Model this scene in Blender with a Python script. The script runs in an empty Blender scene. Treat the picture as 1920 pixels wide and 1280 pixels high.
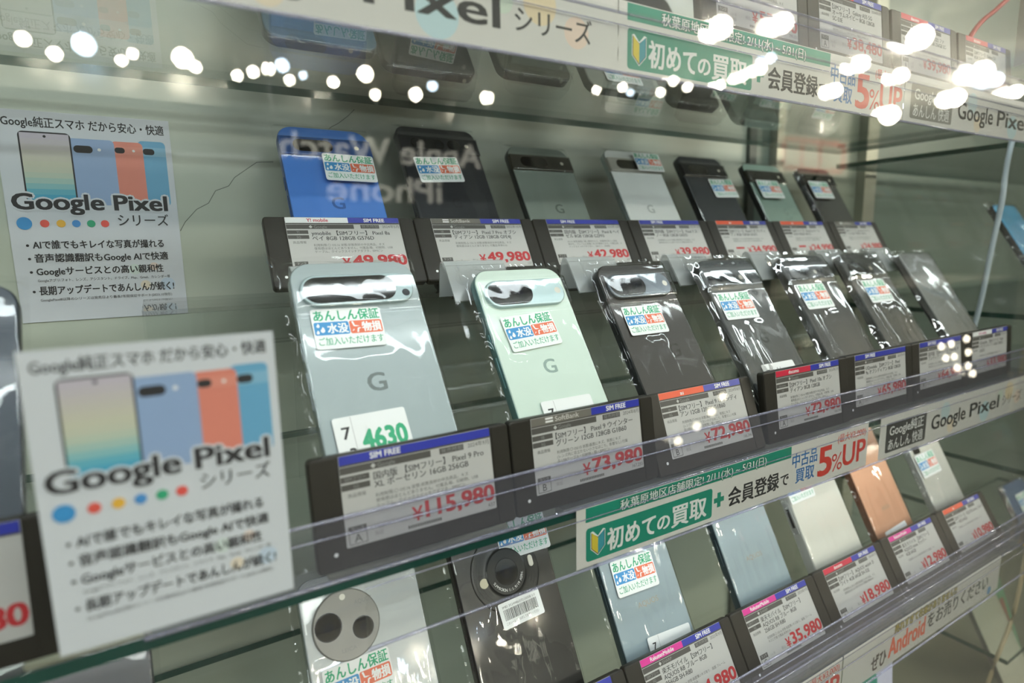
import bpy, math, random
from math import sin, cos, pi, radians, sqrt
from mathutils import Matrix, Vector, noise

random.seed(7)
S = 0.001            # the case is laid out in millimetres
ZT = 1.25            # height of the middle row of price tags above the shop floor, metres
scene = bpy.context.scene
COL = scene.collection

# ------------------------------------------------------------------ camera, world, exposure, added fill lights
cam_data = bpy.data.cameras.new('camera')
cam = bpy.data.objects.new('camera', cam_data)
COL.objects.link(cam)
scene.camera = cam
cam_data.sensor_width = 36.0
cam_data.lens = 1115.93 / 1920 * 36.0
cam_data.clip_start = 0.01
cam_yaw, cam_pitch, cam_roll = 0.540463605, 0.157347518, 0.0195546435
f_ = Vector((sin(cam_yaw) * cos(cam_pitch), cos(cam_yaw) * cos(cam_pitch), -sin(cam_pitch)))
r_ = Vector((cos(cam_yaw), -sin(cam_yaw), 0))
d_ = f_.cross(r_)
if d_.z > 0:
    d_ = -d_
r2 = cos(cam_roll) * r_ + sin(cam_roll) * d_
d2 = -sin(cam_roll) * r_ + cos(cam_roll) * d_
cm = Matrix(((r2.x, -d2.x, -f_.x), (r2.y, -d2.y, -f_.y), (r2.z, -d2.z, -f_.z))).to_4x4()
cm.translation = Vector((-0.05333, -0.27894, ZT + 0.096395))
cam.matrix_world = cm
cam_data.dof.use_dof = True
cam_data.dof.focus_distance = 0.425
cam_data.dof.aperture_fstop = 5.0

world = bpy.data.worlds.new('shop_air')
scene.world = world
world.use_nodes = True
world.node_tree.nodes['Background'].inputs[0].default_value = (0.9, 0.95, 1.0, 1)
world.node_tree.nodes['Background'].inputs[1].default_value = 0.25

scene.view_settings.view_transform = 'Standard'
scene.view_settings.look = 'None'
scene.view_settings.gamma = 1.0
scene.view_settings.exposure = -0.22
scene.cycles.transparent_max_bounces = 40
scene.cycles.max_bounces = 10
scene.cycles.caustics_reflective = False
scene.cycles.caustics_refractive = False
scene.cycles.sample_clamp_indirect = 8.0


def area_light(name, loc, rot, sx, sy, power, color=(1, 1, 1)):
    L = bpy.data.lights.new(name, 'AREA')
    L.shape = 'RECTANGLE'
    L.size = sx
    L.size_y = sy
    L.energy = power
    L.color = color
    o = bpy.data.objects.new(name, L)
    COL.objects.link(o)
    o.location = loc
    o.rotation_euler = rot
    return o


# broad fill lights added under the ceiling, unseen, to brighten the case interior
for lx, ly, pw in ((-2.3, -2.6, 12), (-0.6, -2.75, 26), (0.75, -2.6, 44)):
    area_light('added_fill_light', (lx, ly, ZT + 1.40), (0, 0, 0), 1.2, 0.5, pw, (0.97, 1.0, 0.98))


# ------------------------------------------------------------------ materials
def lin(h):
    h = h.lstrip('#')
    out = []
    for k in (0, 2, 4):
        c = int(h[k:k + 2], 16) / 255
        out.append(c / 12.92 if c <= 0.04045 else ((c + 0.055) / 1.055) ** 2.4)
    return tuple(out) + (1.0,)


MATS = {}


def mat(name, color, rough=0.5, metal=0.0, coat=0.0, emit=0.0, vary=0.04, scale=60.0, bump=0.0, spec=0.5):
    if name in MATS:
        return MATS[name]
    m = bpy.data.materials.new(name)
    m.use_nodes = True
    nt = m.node_tree
    b = nt.nodes['Principled BSDF']
    c = lin(color)
    b.inputs['Base Color'].default_value = c
    b.inputs['Roughness'].default_value = rough
    b.inputs['Metallic'].default_value = metal
    b.inputs['Coat Weight'].default_value = coat
    b.inputs['Coat Roughness'].default_value = 0.08
    b.inputs['Specular IOR Level'].default_value = spec
    if emit > 0:
        b.inputs['Emission Color'].default_value = c
        b.inputs['Emission Strength'].default_value = emit
    if vary > 0:
        tc = nt.nodes.new('ShaderNodeTexCoord')
        nz = nt.nodes.new('ShaderNodeTexNoise')
        nz.inputs['Scale'].default_value = scale
        nz.inputs['Detail'].default_value = 3
        mx = nt.nodes.new('ShaderNodeMixRGB')
        mx.inputs[1].default_value = tuple(x * (1 - vary) for x in c[:3]) + (1,)
        mx.inputs[2].default_value = tuple(min(1, x * (1 + vary)) for x in c[:3]) + (1,)
        nt.links.new(tc.outputs['Object'], nz.inputs['Vector'])
        nt.links.new(nz.outputs['Fac'], mx.inputs[0])
        nt.links.new(mx.outputs[0], b.inputs['Base Color'])
        if bump > 0:
            bp = nt.nodes.new('ShaderNodeBump')
            bp.inputs['Strength'].default_value = bump
            bp.inputs['Distance'].default_value = 0.001
            nt.links.new(nz.outputs['Fac'], bp.inputs['Height'])
            nt.links.new(bp.outputs[0], b.inputs['Normal'])
    MATS[name] = m
    return m


def clear(name, tint=(1, 1, 1), f0=0.04, rough=0.0, scatter=0.0, scatter_color=(0.8, 0.8, 0.8), bump=0.0, bscale=200.0, fmax=1.0):
    """Clear sheet: see-through, with a mirror reflection that grows towards grazing angles, and optional frosting."""
    if name in MATS:
        return MATS[name]
    m = bpy.data.materials.new(name)
    m.use_nodes = True
    nt = m.node_tree
    nt.nodes.remove(nt.nodes['Principled BSDF'])
    out = nt.nodes['Material Output']
    geo = nt.nodes.new('ShaderNodeNewGeometry')
    dot = nt.nodes.new('ShaderNodeVectorMath')
    dot.operation = 'DOT_PRODUCT'
    nt.links.new(geo.outputs['Normal'], dot.inputs[0])
    nt.links.new(geo.outputs['Incoming'], dot.inputs[1])
    ab = nt.nodes.new('ShaderNodeMath'); ab.operation = 'ABSOLUTE'
    nt.links.new(dot.outputs['Value'], ab.inputs[0])
    sb = nt.nodes.new('ShaderNodeMath'); sb.operation = 'SUBTRACT'; sb.use_clamp = True
    sb.inputs[0].default_value = 1.0
    nt.links.new(ab.outputs[0], sb.inputs[1])
    pw = nt.nodes.new('ShaderNodeMath'); pw.operation = 'POWER'
    nt.links.new(sb.outputs[0], pw.inputs[0]); pw.inputs[1].default_value = 5.0
    ma = nt.nodes.new('ShaderNodeMath'); ma.operation = 'MULTIPLY_ADD'; ma.use_clamp = True
    nt.links.new(pw.outputs[0], ma.inputs[0]); ma.inputs[1].default_value = fmax - f0; ma.inputs[2].default_value = f0
    tr = nt.nodes.new('ShaderNodeBsdfTransparent')
    tr.inputs[0].default_value = tuple(tint) + (1,)
    gl = nt.nodes.new('ShaderNodeBsdfGlossy')
    gl.inputs['Roughness'].default_value = rough
    if bump > 0:
        tc = nt.nodes.new('ShaderNodeTexCoord')
        nz = nt.nodes.new('ShaderNodeTexNoise')
        nz.inputs['Scale'].default_value = bscale
        bp = nt.nodes.new('ShaderNodeBump')
        bp.inputs['Strength'].default_value = bump
        bp.inputs['Distance'].default_value = 0.001
        nt.links.new(tc.outputs['Object'], nz.inputs['Vector'])
        nt.links.new(nz.outputs['Fac'], bp.inputs['Height'])
        nt.links.new(bp.outputs[0], gl.inputs['Normal'])
    base = tr
    if scatter > 0:
        df = nt.nodes.new('ShaderNodeBsdfDiffuse')
        df.inputs[0].default_value = tuple(scatter_color) + (1,)
        mx0 = nt.nodes.new('ShaderNodeMixShader')
        mx0.inputs[0].default_value = scatter
        nt.links.new(tr.outputs[0], mx0.inputs[1])
        nt.links.new(df.outputs[0], mx0.inputs[2])
        base = mx0
    mx = nt.nodes.new('ShaderNodeMixShader')
    nt.links.new(ma.outputs[0], mx.inputs[0])
    nt.links.new(base.outputs[0], mx.inputs[1])
    nt.links.new(gl.outputs[0], mx.inputs[2])
    nt.links.new(mx.outputs[0], out.inputs[0])
    MATS[name] = m
    return m


GLASS = clear('pane_glass', (0.985, 0.995, 0.988), 0.035)
SHELFGLASS = clear('shelf_glass', (0.975, 0.99, 0.982), 0.035)
EDGE = mat('green_glass_edge', '1d4a40', 0.15, coat=0.5, vary=0.1, scale=30)
FILM = clear('crumpled_clear_film', (0.985, 0.985, 0.985), 0.05, 0.03, bump=0.02, bscale=90)
FILMSHINY = clear('shiny_clear_film', (0.985, 0.985, 0.985), 0.26, 0.05, bump=0.02, bscale=90)
FILMTHIN = clear('thin_clear_film', (0.985, 0.99, 0.985), 0.03, 0.05, bump=0.02, bscale=80)
ACRYL = clear('clear_acrylic', (0.985, 0.99, 0.987), 0.025, 0.02)
FROST = clear('frosted_acrylic', (0.9, 0.92, 0.92), 0.05, 0.15, scatter=0.32, scatter_color=(0.75, 0.78, 0.78))
RAIL = clear('clear_rail_plastic', (0.95, 0.95, 0.97), 0.03, 0.05, scatter=0.045, scatter_color=(0.66, 0.67, 0.78), bump=0.02, bscale=40)
RAILBEAD = clear('clear_rail_bead', (0.82, 0.82, 0.92), 0.10, 0.05, scatter=0.25, scatter_color=(0.6, 0.6, 0.75))
PAPER = mat('white_card', 'd8d6d0', 0.55, vary=0.02)
POSTERW = mat('poster_paper', 'd3d8dd', 0.4, vary=0.02)
INK = mat('black_ink', '2b2b2d', 0.6, vary=0)
GREYINK = mat('grey_ink', '5d5c59', 0.6, vary=0)
SOFTINK = mat('pale_grey_ink', '8a8a88', 0.6, vary=0)
CHIP = mat('dark_grey_print', '4c4b47', 0.5, vary=0)
WHITE = mat('white_print', 'e8e8e6', 0.5, vary=0)
RED = mat('price_red_ink', 'b3252c', 0.5, vary=0)
BLUE = mat('sim_blue_label', '2b36a0', 0.35, vary=0.05)
SCREEN = mat('paper_display', 'b9b9b6', 0.45, vary=0.02)
HOUSING = mat('tag_housing', '282620', 0.42, vary=0.08, scale=20, spec=0.3)
GREEN = mat('banner_green', '1c8a72', 0.45, vary=0.03)
GREENTEXT = mat('sticker_green', '2fa677', 0.5, vary=0)
STBLUE = mat('sticker_blue', '3d8fc9', 0.45, vary=0)
STORANGE = mat('sticker_orange', 'e0704f', 0.45, vary=0)
STWHITE = mat('sticker_white', 'ecefee', 0.4, vary=0.01)
BANBLUE = mat('banner_blue', '2a6fae', 0.5, vary=0)
BANRED = mat('banner_red', 'cf3b32', 0.5, vary=0)
BANGREY = mat('banner_dark_grey', '4c4c4b', 0.5, vary=0.02)
YELLOW = mat('yellow_print', 'd9c33f', 0.5, vary=0)
TEAL = mat('teal_print', '3a97a5', 0.5, vary=0)
ORANGE = mat('orange_print', 'e8623f', 0.5, vary=0)
MATCACHE = {}


# ------------------------------------------------------------------ mesh builder
class MB:
    def __init__(self):
        self.v, self.f, self.m, self.s, self.mats = [], [], [], [], []

    def slot(self, m):
        if m not in self.mats:
            self.mats.append(m)
        return self.mats.index(m)

    def add(self, verts, faces, m, smooth=False, M=None):
        k = len(self.v)
        i = self.slot(m)
        for p in verts:
            p = Vector(p)
            self.v.append(tuple(M @ p) if M is not None else tuple(p))
        for f in faces:
            self.f.append([a + k for a in f])
            self.m.append(i)
            self.s.append(smooth)

    def box(self, x0, y0, z0, x1, y1, z1, m, M=None):
        v = [(x0, y0, z0), (x1, y0, z0), (x1, y1, z0), (x0, y1, z0), (x0, y0, z1), (x1, y0, z1), (x1, y1, z1), (x0, y1, z1)]
        f = [(3, 2, 1, 0), (4, 5, 6, 7), (0, 1, 5, 4), (1, 2, 6, 5), (2, 3, 7, 6), (3, 0, 4, 7)]
        self.add(v, f, m, False, M)

    def flat(self, pts, z, m, M=None):
        self.add([(x, y, z) for x, y in pts], [list(range(len(pts)))], m, False, M)

    def rect(self, x0, y0, x1, y1, z, m, M=None):
        self.flat([(x0, y0), (x1, y0), (x1, y1), (x0, y1)], z, m, M)

    def rrect(self, x0, y0, x1, y1, r, z, m, M=None, n=5):
        self.flat([(x0 + px, y0 + py) for px, py in rr(x1 - x0, y1 - y0, r, n)], z, m, M)

    def disc(self, cx, cy, r, z, m, M=None, n=28):
        self.flat([(cx + r * cos(2 * pi * k / n), cy + r * sin(2 * pi * k / n)) for k in range(n)], z, m, M)

    def loft(self, rings, m, smooth=True, cap0=True, cap1=True, M=None, capm=None):
        n = len(rings[0])
        v = [p for ring in rings for p in ring]
        f = []
        for a in range(len(rings) - 1):
            for k in range(n):
                k2 = (k + 1) % n
                f.append((a * n + k, a * n + k2, (a + 1) * n + k2, (a + 1) * n + k))
        self.add(v, f, m, smooth, M)
        if cap0:
            self.add(rings[0], [list(range(n))[::-1]], capm or m, False, M)
        if cap1:
            self.add(rings[-1], [list(range(n))], capm or m, False, M)

    def pad(self, x0, y0, x1, y1, r, z0, z1, e, m, M=None, n=7, e0=0.0, capm=None):
        """rounded-corner slab from z0 up to z1 with its upper edge rounded by e and lower edge by e0"""
        rings = []
        w, h = x1 - x0, y1 - y0

        def ring(ins, z):
            return [(x0 + ins + px, y0 + ins + py, z) for px, py in rr(w - 2 * ins, h - 2 * ins, max(r - ins, 0.15), n)]
        if e0 > 0:
            for k in range(4):
                a = pi / 2 * k / 3
                rings.append(ring(e0 * (1 - sin(a)), z0 + e0 * (1 - cos(a))))
        else:
            rings.append(ring(0, z0))
        if e > 0:
            for k in range(5):
                a = pi / 2 * k / 4
                rings.append(ring(e * (1 - cos(a)), z1 - e * (1 - sin(a))))
        else:
            rings.append(ring(0, z1))
        self.loft(rings, m, True, True, True, M, capm)

    def tube(self, pts, r, m, n=8, M=None):
        pts = [Vector(p) for p in pts]
        rings = []
        for i, p in enumerate(pts):
            t = (pts[min(i + 1, len(pts) - 1)] - pts[max(i - 1, 0)]).normalized()
            up = Vector((0, 0, 1)) if abs(t.z) < 0.9 else Vector((1, 0, 0))
            a = t.cross(up).normalized()
            b = a.cross(t)
            rings.append([tuple(p + r * (cos(2 * pi * k / n) * a + sin(2 * pi * k / n) * b)) for k in range(n)])
        self.loft(rings, m, True, True, True, M)

    def grid(self, nu, nv, fn, m, smooth=True, M=None):
        v = [fn(i / nu, j / nv) for j in range(nv + 1) for i in range(nu + 1)]
        f = [(j * (nu + 1) + i, j * (nu + 1) + i + 1, (j + 1) * (nu + 1) + i + 1, (j + 1) * (nu + 1) + i) for j in range(nv) for i in range(nu)]
        self.add(v, f, m, smooth, M)

    def text(self, s, x0, y0, h, z, m, x1=None, anchor='l', bold=0.0, M=None, squeeze=None, outline=None):
        """s in capitals of height h standing on the line y0; x1: stretch or squeeze to end there; squeeze: widest allowed"""
        if outline:
            self.text(s, x0, y0, h, z - 0.05, outline, x1, anchor, bold + 0.075, M, squeeze)
        v, f, bx0, bx1 = glyphs(s, 0.0)
        if not v:
            return
        k = h / 0.70
        kx = k
        if x1 is not None:
            kx = (x1 - x0) / (bx1 - bx0)
        elif squeeze and (bx1 - bx0) * k > squeeze:
            kx = squeeze / (bx1 - bx0)
        if anchor == 'c':
            ox = x0 - kx * (bx0 + bx1) / 2
        elif anchor == 'r':
            ox = x0 - kx * bx1
        else:
            ox = x0 - kx * bx0
        if bold <= 0.001:
            offs = ((0, 0),)
        elif bold < 0.014:
            offs = ((-bold, 0), (bold, 0))
        elif bold < 0.04:
            offs = ((-bold, -bold * .6), (bold, -bold * .6), (-bold, bold * .6), (bold, bold * .6))
        else:
            offs = [(bold * cos(pi * q / 4), bold * sin(pi * q / 4)) for q in range(8)]
        for q, (du, dv) in enumerate(offs):
            self.add([(ox + kx * (px + du), y0 + k * (py + dv), z + 0.0015 * q) for px, py in v], f, m, False, M)

    def build(self, name, parent=None, M=None, **props):
        me = bpy.data.meshes.new(name)
        me.from_pydata([(x * S, y * S, z * S) for x, y, z in self.v], [], self.f)
        for m in self.mats:
            me.materials.append(m)
        me.polygons.foreach_set('material_index', self.m)
        me.polygons.foreach_set('use_smooth', self.s)
        me.update()
        o = bpy.data.objects.new(name, me)
        COL.objects.link(o)
        if parent is not None:
            o.parent = parent
        if M is not None:
            o.matrix_local = M
        for k, val in props.items():
            o[k] = val
        return o


def rr(w, h, r, n=5):
    r = min(r, w / 2 - 1e-4, h / 2 - 1e-4)
    pts = []
    for cx, cy, a0 in ((w - r, r, -pi / 2), (w - r, h - r, 0), (r, h - r, pi / 2), (r, r, pi)):
        for k in range(n + 1):
            a = a0 + pi / 2 * k / n
            pts.append((cx + r * cos(a), cy + r * sin(a)))
    return pts


_G = {}
_tc = bpy.data.curves.new('lettering', 'FONT')
_tc.fill_mode = 'FRONT'
_to = bpy.data.objects.new('lettering', _tc)


def glyphs(s, bold=0.0):
    """outline letters as flat polygons, em = 1"""
    key = (s, round(bold, 3))
    if key in _G:
        return _G[key]
    COL.objects.link(_to)
    _tc.body = s
    _tc.offset = bold
    _tc.resolution_u = 3 if len(s) < 16 else 2
    bpy.context.view_layer.update()
    dg = bpy.context.evaluated_depsgraph_get()
    me = bpy.data.meshes.new_from_object(_to.evaluated_get(dg))
    v = [(p.co.x, p.co.y) for p in me.vertices]
    f = [tuple(p.vertices) for p in me.polygons]
    bpy.data.meshes.remove(me)
    COL.objects.unlink(_to)
    xs = [p[0] for p in v] or [0, 1]
    _G[key] = (v, f, min(xs), max(xs))
    return _G[key]


def W(x, y, z):
    return Vector((x * S, y * S, z * S + ZT))


def thing(name, label, cat, loc, tilt=0.0, spin=0.0, group=None, twist=0.0):
    """an Empty at the thing's base; tilt leans local y up from the horizontal, twist turns it in its own plane"""
    o = bpy.data.objects.new(name, None)
    o.empty_display_size = 0.01
    COL.objects.link(o)
    o.matrix_world = Matrix.Translation(W(*loc)) @ Matrix.Rotation(spin, 4, 'Z') @ Matrix.Rotation(tilt, 4, 'X') @ Matrix.Rotation(twist, 4, 'Z')
    o['label'] = label
    o['category'] = cat
    if group:
        o['group'] = group
    return o


def tag_obj(o, label, cat, group=None):
    o['label'] = label
    o['category'] = cat
    if group:
        o['group'] = group
    return o


def at(o, x, y, z):
    o.location = W(x, y, z)
    return o


# ------------------------------------------------------------------ the shop room (metres)
def structure(name, boxes, m):
    b = MB()
    for q in boxes:
        b.box(*q, m)
    o = b.build(name)
    o['kind'] = 'structure'
    o.location = (0, 0, ZT)
    return o


FLOORZ, CEILZ = -1250, 1450
structure('floor', [(-5200, -6200, FLOORZ - 60, 9200, 900, FLOORZ)], mat('floor_tile', '46443e', 0.5, vary=0.15, scale=2))
structure('ceiling', [(-5200, -6200, CEILZ, 9200, 900, CEILZ + 60)], mat('ceiling_board', 'd6d7d0', 0.8, vary=0.03, scale=4))
structure('wall_front', [(-5200, -6260, FLOORZ, 9200, -6200, CEILZ)], mat('far_wall_paint', '55534a', 0.8, vary=0.12, scale=1.2))
structure('wall_back', [(-5200, 900, FLOORZ, 9200, 960, CEILZ)], mat('near_wall_paint', '9a9a8c', 0.8, vary=0.05, scale=2))
structure('wall_left', [(-5260, -6200, FLOORZ, -5200, 900, CEILZ)], mat('left_wall_paint', '66645a', 0.8, vary=0.12, scale=1.2))
structure('wall_right', [(9200, -6200, FLOORZ, 9260, 900, CEILZ)], mat('right_wall_paint', '66655b', 0.8, vary=0.12, scale=1.2))

# ------------------------------------------------------------------ lamps and signs across the aisle (seen as reflections)
LAMPM = mat('lamp_glow', 'fff3dc', 0.5, emit=190.0, vary=0)
PUCKM = mat('puck_glow', 'fff3dc', 0.5, emit=25.0, vary=0)
LAMPCOOL = mat('cool_lamp_glow', 'cfe6ff', 0.5, emit=60.0, vary=0)
LAMPBODY = mat('lamp_housing', 'd9d9d4', 0.4)
TUBEM = mat('tube_glow', 'f4fbff', 0.5, emit=36.0, vary=0)
lamps = [(-554, -4413, 42, 0), (-432, -4644, 44, 0), (-258, -4283, 70, 1), (-82, -4648, 34, 0), (-18, -4470, 32, 0), (252, -4316, 66, 0), (341, -4571, 40, 0),
         (612, -4665, 38, 0), (694, -4515, 40, 0), (774, -4383, 44, 0), (840, -4250, 48, 1), (960, -4627, 36, 0), (1026, -4480, 30, 1), (1252, -4521, 42, 0),
         (1382, -4158, 58, 0), (1647, -4740, 42, 0), (1920, -4549, 54, 0), (1955, -4295, 40, 1), (2487, -4385, 54, 0), (3200, -3830, 48, 0),
         (3330, -3660, 50, 0), (3520, -3780, 40, 1), (3728, -3640, 50, 0), (3560, -3337, 52, 0), (3806, -3420, 50, 0), (3981, -3240, 52, 0),
         (3928, -2992, 58, 0), (3880, -2792, 60, 0), (3740, -2611, 50, 1), (2877, -2314, 70, 0), (3161, -2119, 70, 0), (4941, -2870, 68, 0),
         (4376, -2350, 70, 0), (4100, -1840, 88, 0), (4972, -2379, 66, 0), (6265, -3110, 110, 0), (6118, -2488, 90, 0), (5351, -1998, 90, 0),
         (5822, -2090, 60, 1), (6465, -2182, 60, 0)]
for i, (lx, ly, lr, cool) in enumerate(lamps):
    lr *= 0.58 if 3000 < lx < 4000 and ly < -2600 else 0.72 if lx > 3000 else 0.85
    t = thing('ceiling_spotlight', 'cool round ceiling downlight over the shop aisle' if cool else 'warm round ceiling spotlight over the shop aisle', 'lamp', (lx, ly, CEILZ), group='cool ceiling downlights' if cool else 'warm ceiling spotlights')
    b = MB()
    rings = [[(rad * cos(2 * pi * k / 20), rad * sin(2 * pi * k / 20), z) for k in range(20)] for rad, z in ((lr * 0.8, 0), (lr * 0.8, -60), (lr * 0.5, -80))]
    b.loft(rings, LAMPBODY)
    b.build('housing', t)
    b = MB()
    rings = [[(rad * cos(2 * pi * k / 20), rad * sin(2 * pi * k / 20), z) for k in range(20)] for rad, z in [(lr * cos(q), -76 - lr - lr * sin(q)) for q in (-1.4, -1.1, -.8, -.5, -.25, 0, .25, .5, .8, 1.1, 1.4)]]
    b.loft(rings, LAMPCOOL if cool else LAMPM)
    b.build('lens', t)
for i, (tx, ty, n) in enumerate([(-1500, -760, 1200), (0, -760, 1200), (1500, -760, 1200), (3000, -760, 1200), (4500, -760, 1200), (-1500, -1680, 1200), (0, -1680, 1200), (1500, -1680, 1200)]):
    t = thing('tube_light', 'long white LED tube fixture on the ceiling of the aisle', 'lamp', (tx, ty, CEILZ), group='ceiling tube lights')
    b = MB(); b.box(-20, -45, -50, n + 20, 45, 0, LAMPBODY); b.build('housing', t)
    b = MB(); b.tube([(0, 0, -66), (n, 0, -66)], 17, TUBEM, 12); b.build('tube', t)

# the hanging sign opposite, lettering lit from behind
t = thing('hanging_sign', 'dark hanging sign with pale lettering on the far side of the aisle', 'sign', (500, -3520, 300))
b = MB(); b.box(0, -40, 0, 1640, 0, 560, mat('sign_board', '4a4d4a', 0.5)); b.build('board', t)
SIGNL = mat('sign_letter_glow', 'e8e4d4', 0.5, emit=3.0, vary=0)
b = MB()
MS = Matrix.Translation((1640, 3, 0)) @ Matrix.Rotation(pi, 4, 'Z') @ Matrix.Rotation(pi / 2, 4, 'X')
b.text('Apple Watch', 200, 330, 150, 0.0, SIGNL, x1=1490, bold=0.02, M=MS)
b.text('iPhone', 500, 95, 150, 0.0, SIGNL, x1=1240, bold=0.02, M=MS)
b.build('lettering', t)
b = MB(); b.tube([(120, -20, 560), (120, -20, 1150)], 8, LAMPBODY); b.build('rod', t)
b = MB(); b.tube([(1520, -20, 560), (1520, -20, 1150)], 8, LAMPBODY); b.build('rod', t)

t = thing('wall_sign', 'white hanging board framed with red bars across the aisle', 'sign', (5150, -3520, 760))
b = MB(); b.box(0, -30, 0, 1160, 0, 350, mat('sign_white', 'cfcabd', 0.5)); b.build('board', t)
b = MB()
for q in ((60, 20, 1100, 60), (60, 290, 1100, 330), (60, 20, 110, 330), (340, 60, 390, 290), (640, 60, 690, 290), (1050, 20, 1100, 330)):
    b.box(q[0], 0, q[1], q[2], 4, q[3], BANRED)
b.build('red_bars', t)
for k in (100, 1060):
    b = MB(); b.tube([(k, -15, 350), (k, -15, 690)], 8, LAMPBODY); b.build('rod', t)

t = thing('counter', 'long dark counter across the aisle with small lamps along its front', 'counter', (800, -2500, FLOORZ))
b = MB(); b.box(0, 0, 0, 5200, 640, 1000, mat('counter_body', '4a473f', 0.5, vary=0.1, scale=3)); b.build('body', t)
b = MB(); b.box(-20, -10, 1000, 5220, 636, 1030, mat('counter_top', '77736a', 0.4)); b.build('top', t)
LAMPS2 = [(2421, -690), (2339, -756), (2233, -816), (2103, -869), (5114, -647), (4875, -659), (4733, -664), (5163, -753), (4945, -762), (4815, -759), (5187, -862), (5005, -852), (5272, -931)]
for lx, lz in LAMPS2:
    t = thing('puck_light', 'small round puck lamp on the front of the far counter', 'lamp', (lx, -1857, lz), group='puck lamps on the counter')
    b = MB()
    b.loft([[(rad * cos(2 * pi * k / 16), y, rad * sin(2 * pi * k / 16)) for k in range(16)][::-1] for rad, y in ((26, 0), (26, 20))], LAMPBODY)
    b.build('housing', t)
    b = MB()
    b.loft([[(rad * cos(2 * pi * k / 16), y, rad * sin(2 * pi * k / 16)) for k in range(16)][::-1] for rad, y in ((21, 20), (19, 27), (10, 31))], PUCKM)
    b.build('lens', t)

# ------------------------------------------------------------------ the display case
BACKP = mat('back_panel_grey_green', 'bdc5b6', 0.32, vary=0.05, scale=5, coat=0.25)
BACKD = mat('back_panel_dark_green', '6f7c72', 0.3, vary=0.08, scale=5, coat=0.25)
ALU = mat('aluminium_post', 'a9a99c', 0.35, metal=0.6)
DARKPOST = mat('dark_post', '4e5650', 0.4)
DECK = mat('case_base', '8a8772', 0.45, vary=0.08, scale=8, coat=0.2)
case = thing('display_case', 'tall glass-fronted shop display case full of phones', 'display case', (-700, 0, FLOORZ))
OX, OZ = 700, -FLOORZ          # case-local offsets


def cpart(name, boxes, m):
    b = MB()
    for x0, y0, z0, x1, y1, z1 in boxes:
        b.box(x0 + OX, y0, z0 + OZ, x1 + OX, y1, z1 + OZ, m)
    return b.build(name, case)


cpart('back_panel', [(-690, 268, -640, 648, 276, 820)], BACKP)
cpart('back_post', [(648, 262, -640, 662, 276, 820)], DARKPOST)
cpart('back_post', [(700, 258, -640, 716, 276, 820)], ALU)
cpart('back_door_panel', [(662, 270, -640, 700, 276, 820)], BACKD)
cpart('back_door_panel', [(716, 270, -640, 918, 276, 820)], mat('back_panel_beige_green', '959a8a', 0.3, vary=0.06, scale=4, coat=0.25))
cpart('back_post', [(918, 256, -640, 950, 276, 820)], ALU)
cpart('neighbour_back_panel', [(950, 270, -640, 1900, 276, 820)], BACKD)
cpart('base_cabinet', [(-690, -40, FLOORZ, 1900, 276, -640)], DECK)
cpart('base_deck', [(-690, -40, -640, 1900, 256, -632)], DECK)
fp = MB(); fp.box(-690 + OX, -53, -632 + OZ, 1900 + OX, -48, 820 + OZ, GLASS); fp.build('front_pane', case)
sp = MB(); sp.box(803 + OX, -47, -632 + OZ, 808 + OX, 262, 820 + OZ, GLASS); sp.build('side_pane', case)
cpart('frame_post', [(-690, -53, -632, -660, 268, 820)], ALU)
cpart('frame_post', [(1860, -53, -632, 1900, 268, 820)], ALU)
cpart('top_rail', [(-690, -56, 820, 1900, -44, 850), (-690, 262, 820, 1900, 276, 850)], ALU)
# hairline cracks in the back panel's paint
def crack(pts):
    ck = MB()
    for (xa, za), (xb, zb) in zip(pts[:-1], pts[1:]):
        d = Vector((xb - xa, 0, zb - za)).normalized()
        n = Vector((-d.z, 0, d.x)) * 0.22
        ck.add([(xa + OX - n.x, 267.9, za + OZ - n.z), (xb + OX - n.x, 267.9, zb + OZ - n.z), (xb + OX + n.x, 267.9, zb + OZ + n.z), (xa + OX + n.x, 267.9, za + OZ + n.z)], [(0, 1, 2, 3)], CHIP)
    ck.build('panel_crack', case)


crack([(-30, 114), (-26, 121), (-17, 131), (-8, 136), (-2, 146), (8, 150), (13, 157), (24, 165), (31, 170), (44, 171)])
crack([(88, 197), (94, 203), (101, 207), (110, 214), (116, 220)])


def glass_shelf(label, x0, x1, y0, y1, ztop, th=6):
    t = MB()
    t.add([(x0, y0, 0), (x1, y0, 0), (x1, y1, 0), (x0, y1, 0)], [(0, 1, 2, 3)], SHELFGLASS)
    t.add([(x0, y0, -th), (x1, y0, -th), (x1, y1, -th), (x0, y1, -th)], [(3, 2, 1, 0)], SHELFGLASS)
    v = [(x0, y0, -th), (x1, y0, -th), (x1, y1, -th), (x0, y1, -th), (x0, y0, 0), (x1, y0, 0), (x1, y1, 0), (x0, y1, 0)]
    t.add(v, [(0, 1, 5, 4), (1, 2, 6, 5), (2, 3, 7, 6), (3, 0, 4, 7)], EDGE)
    o = t.build('glass_shelf')
    at(o, 0, 0, ztop)
    return tag_obj(o, label, 'shelf')


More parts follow.
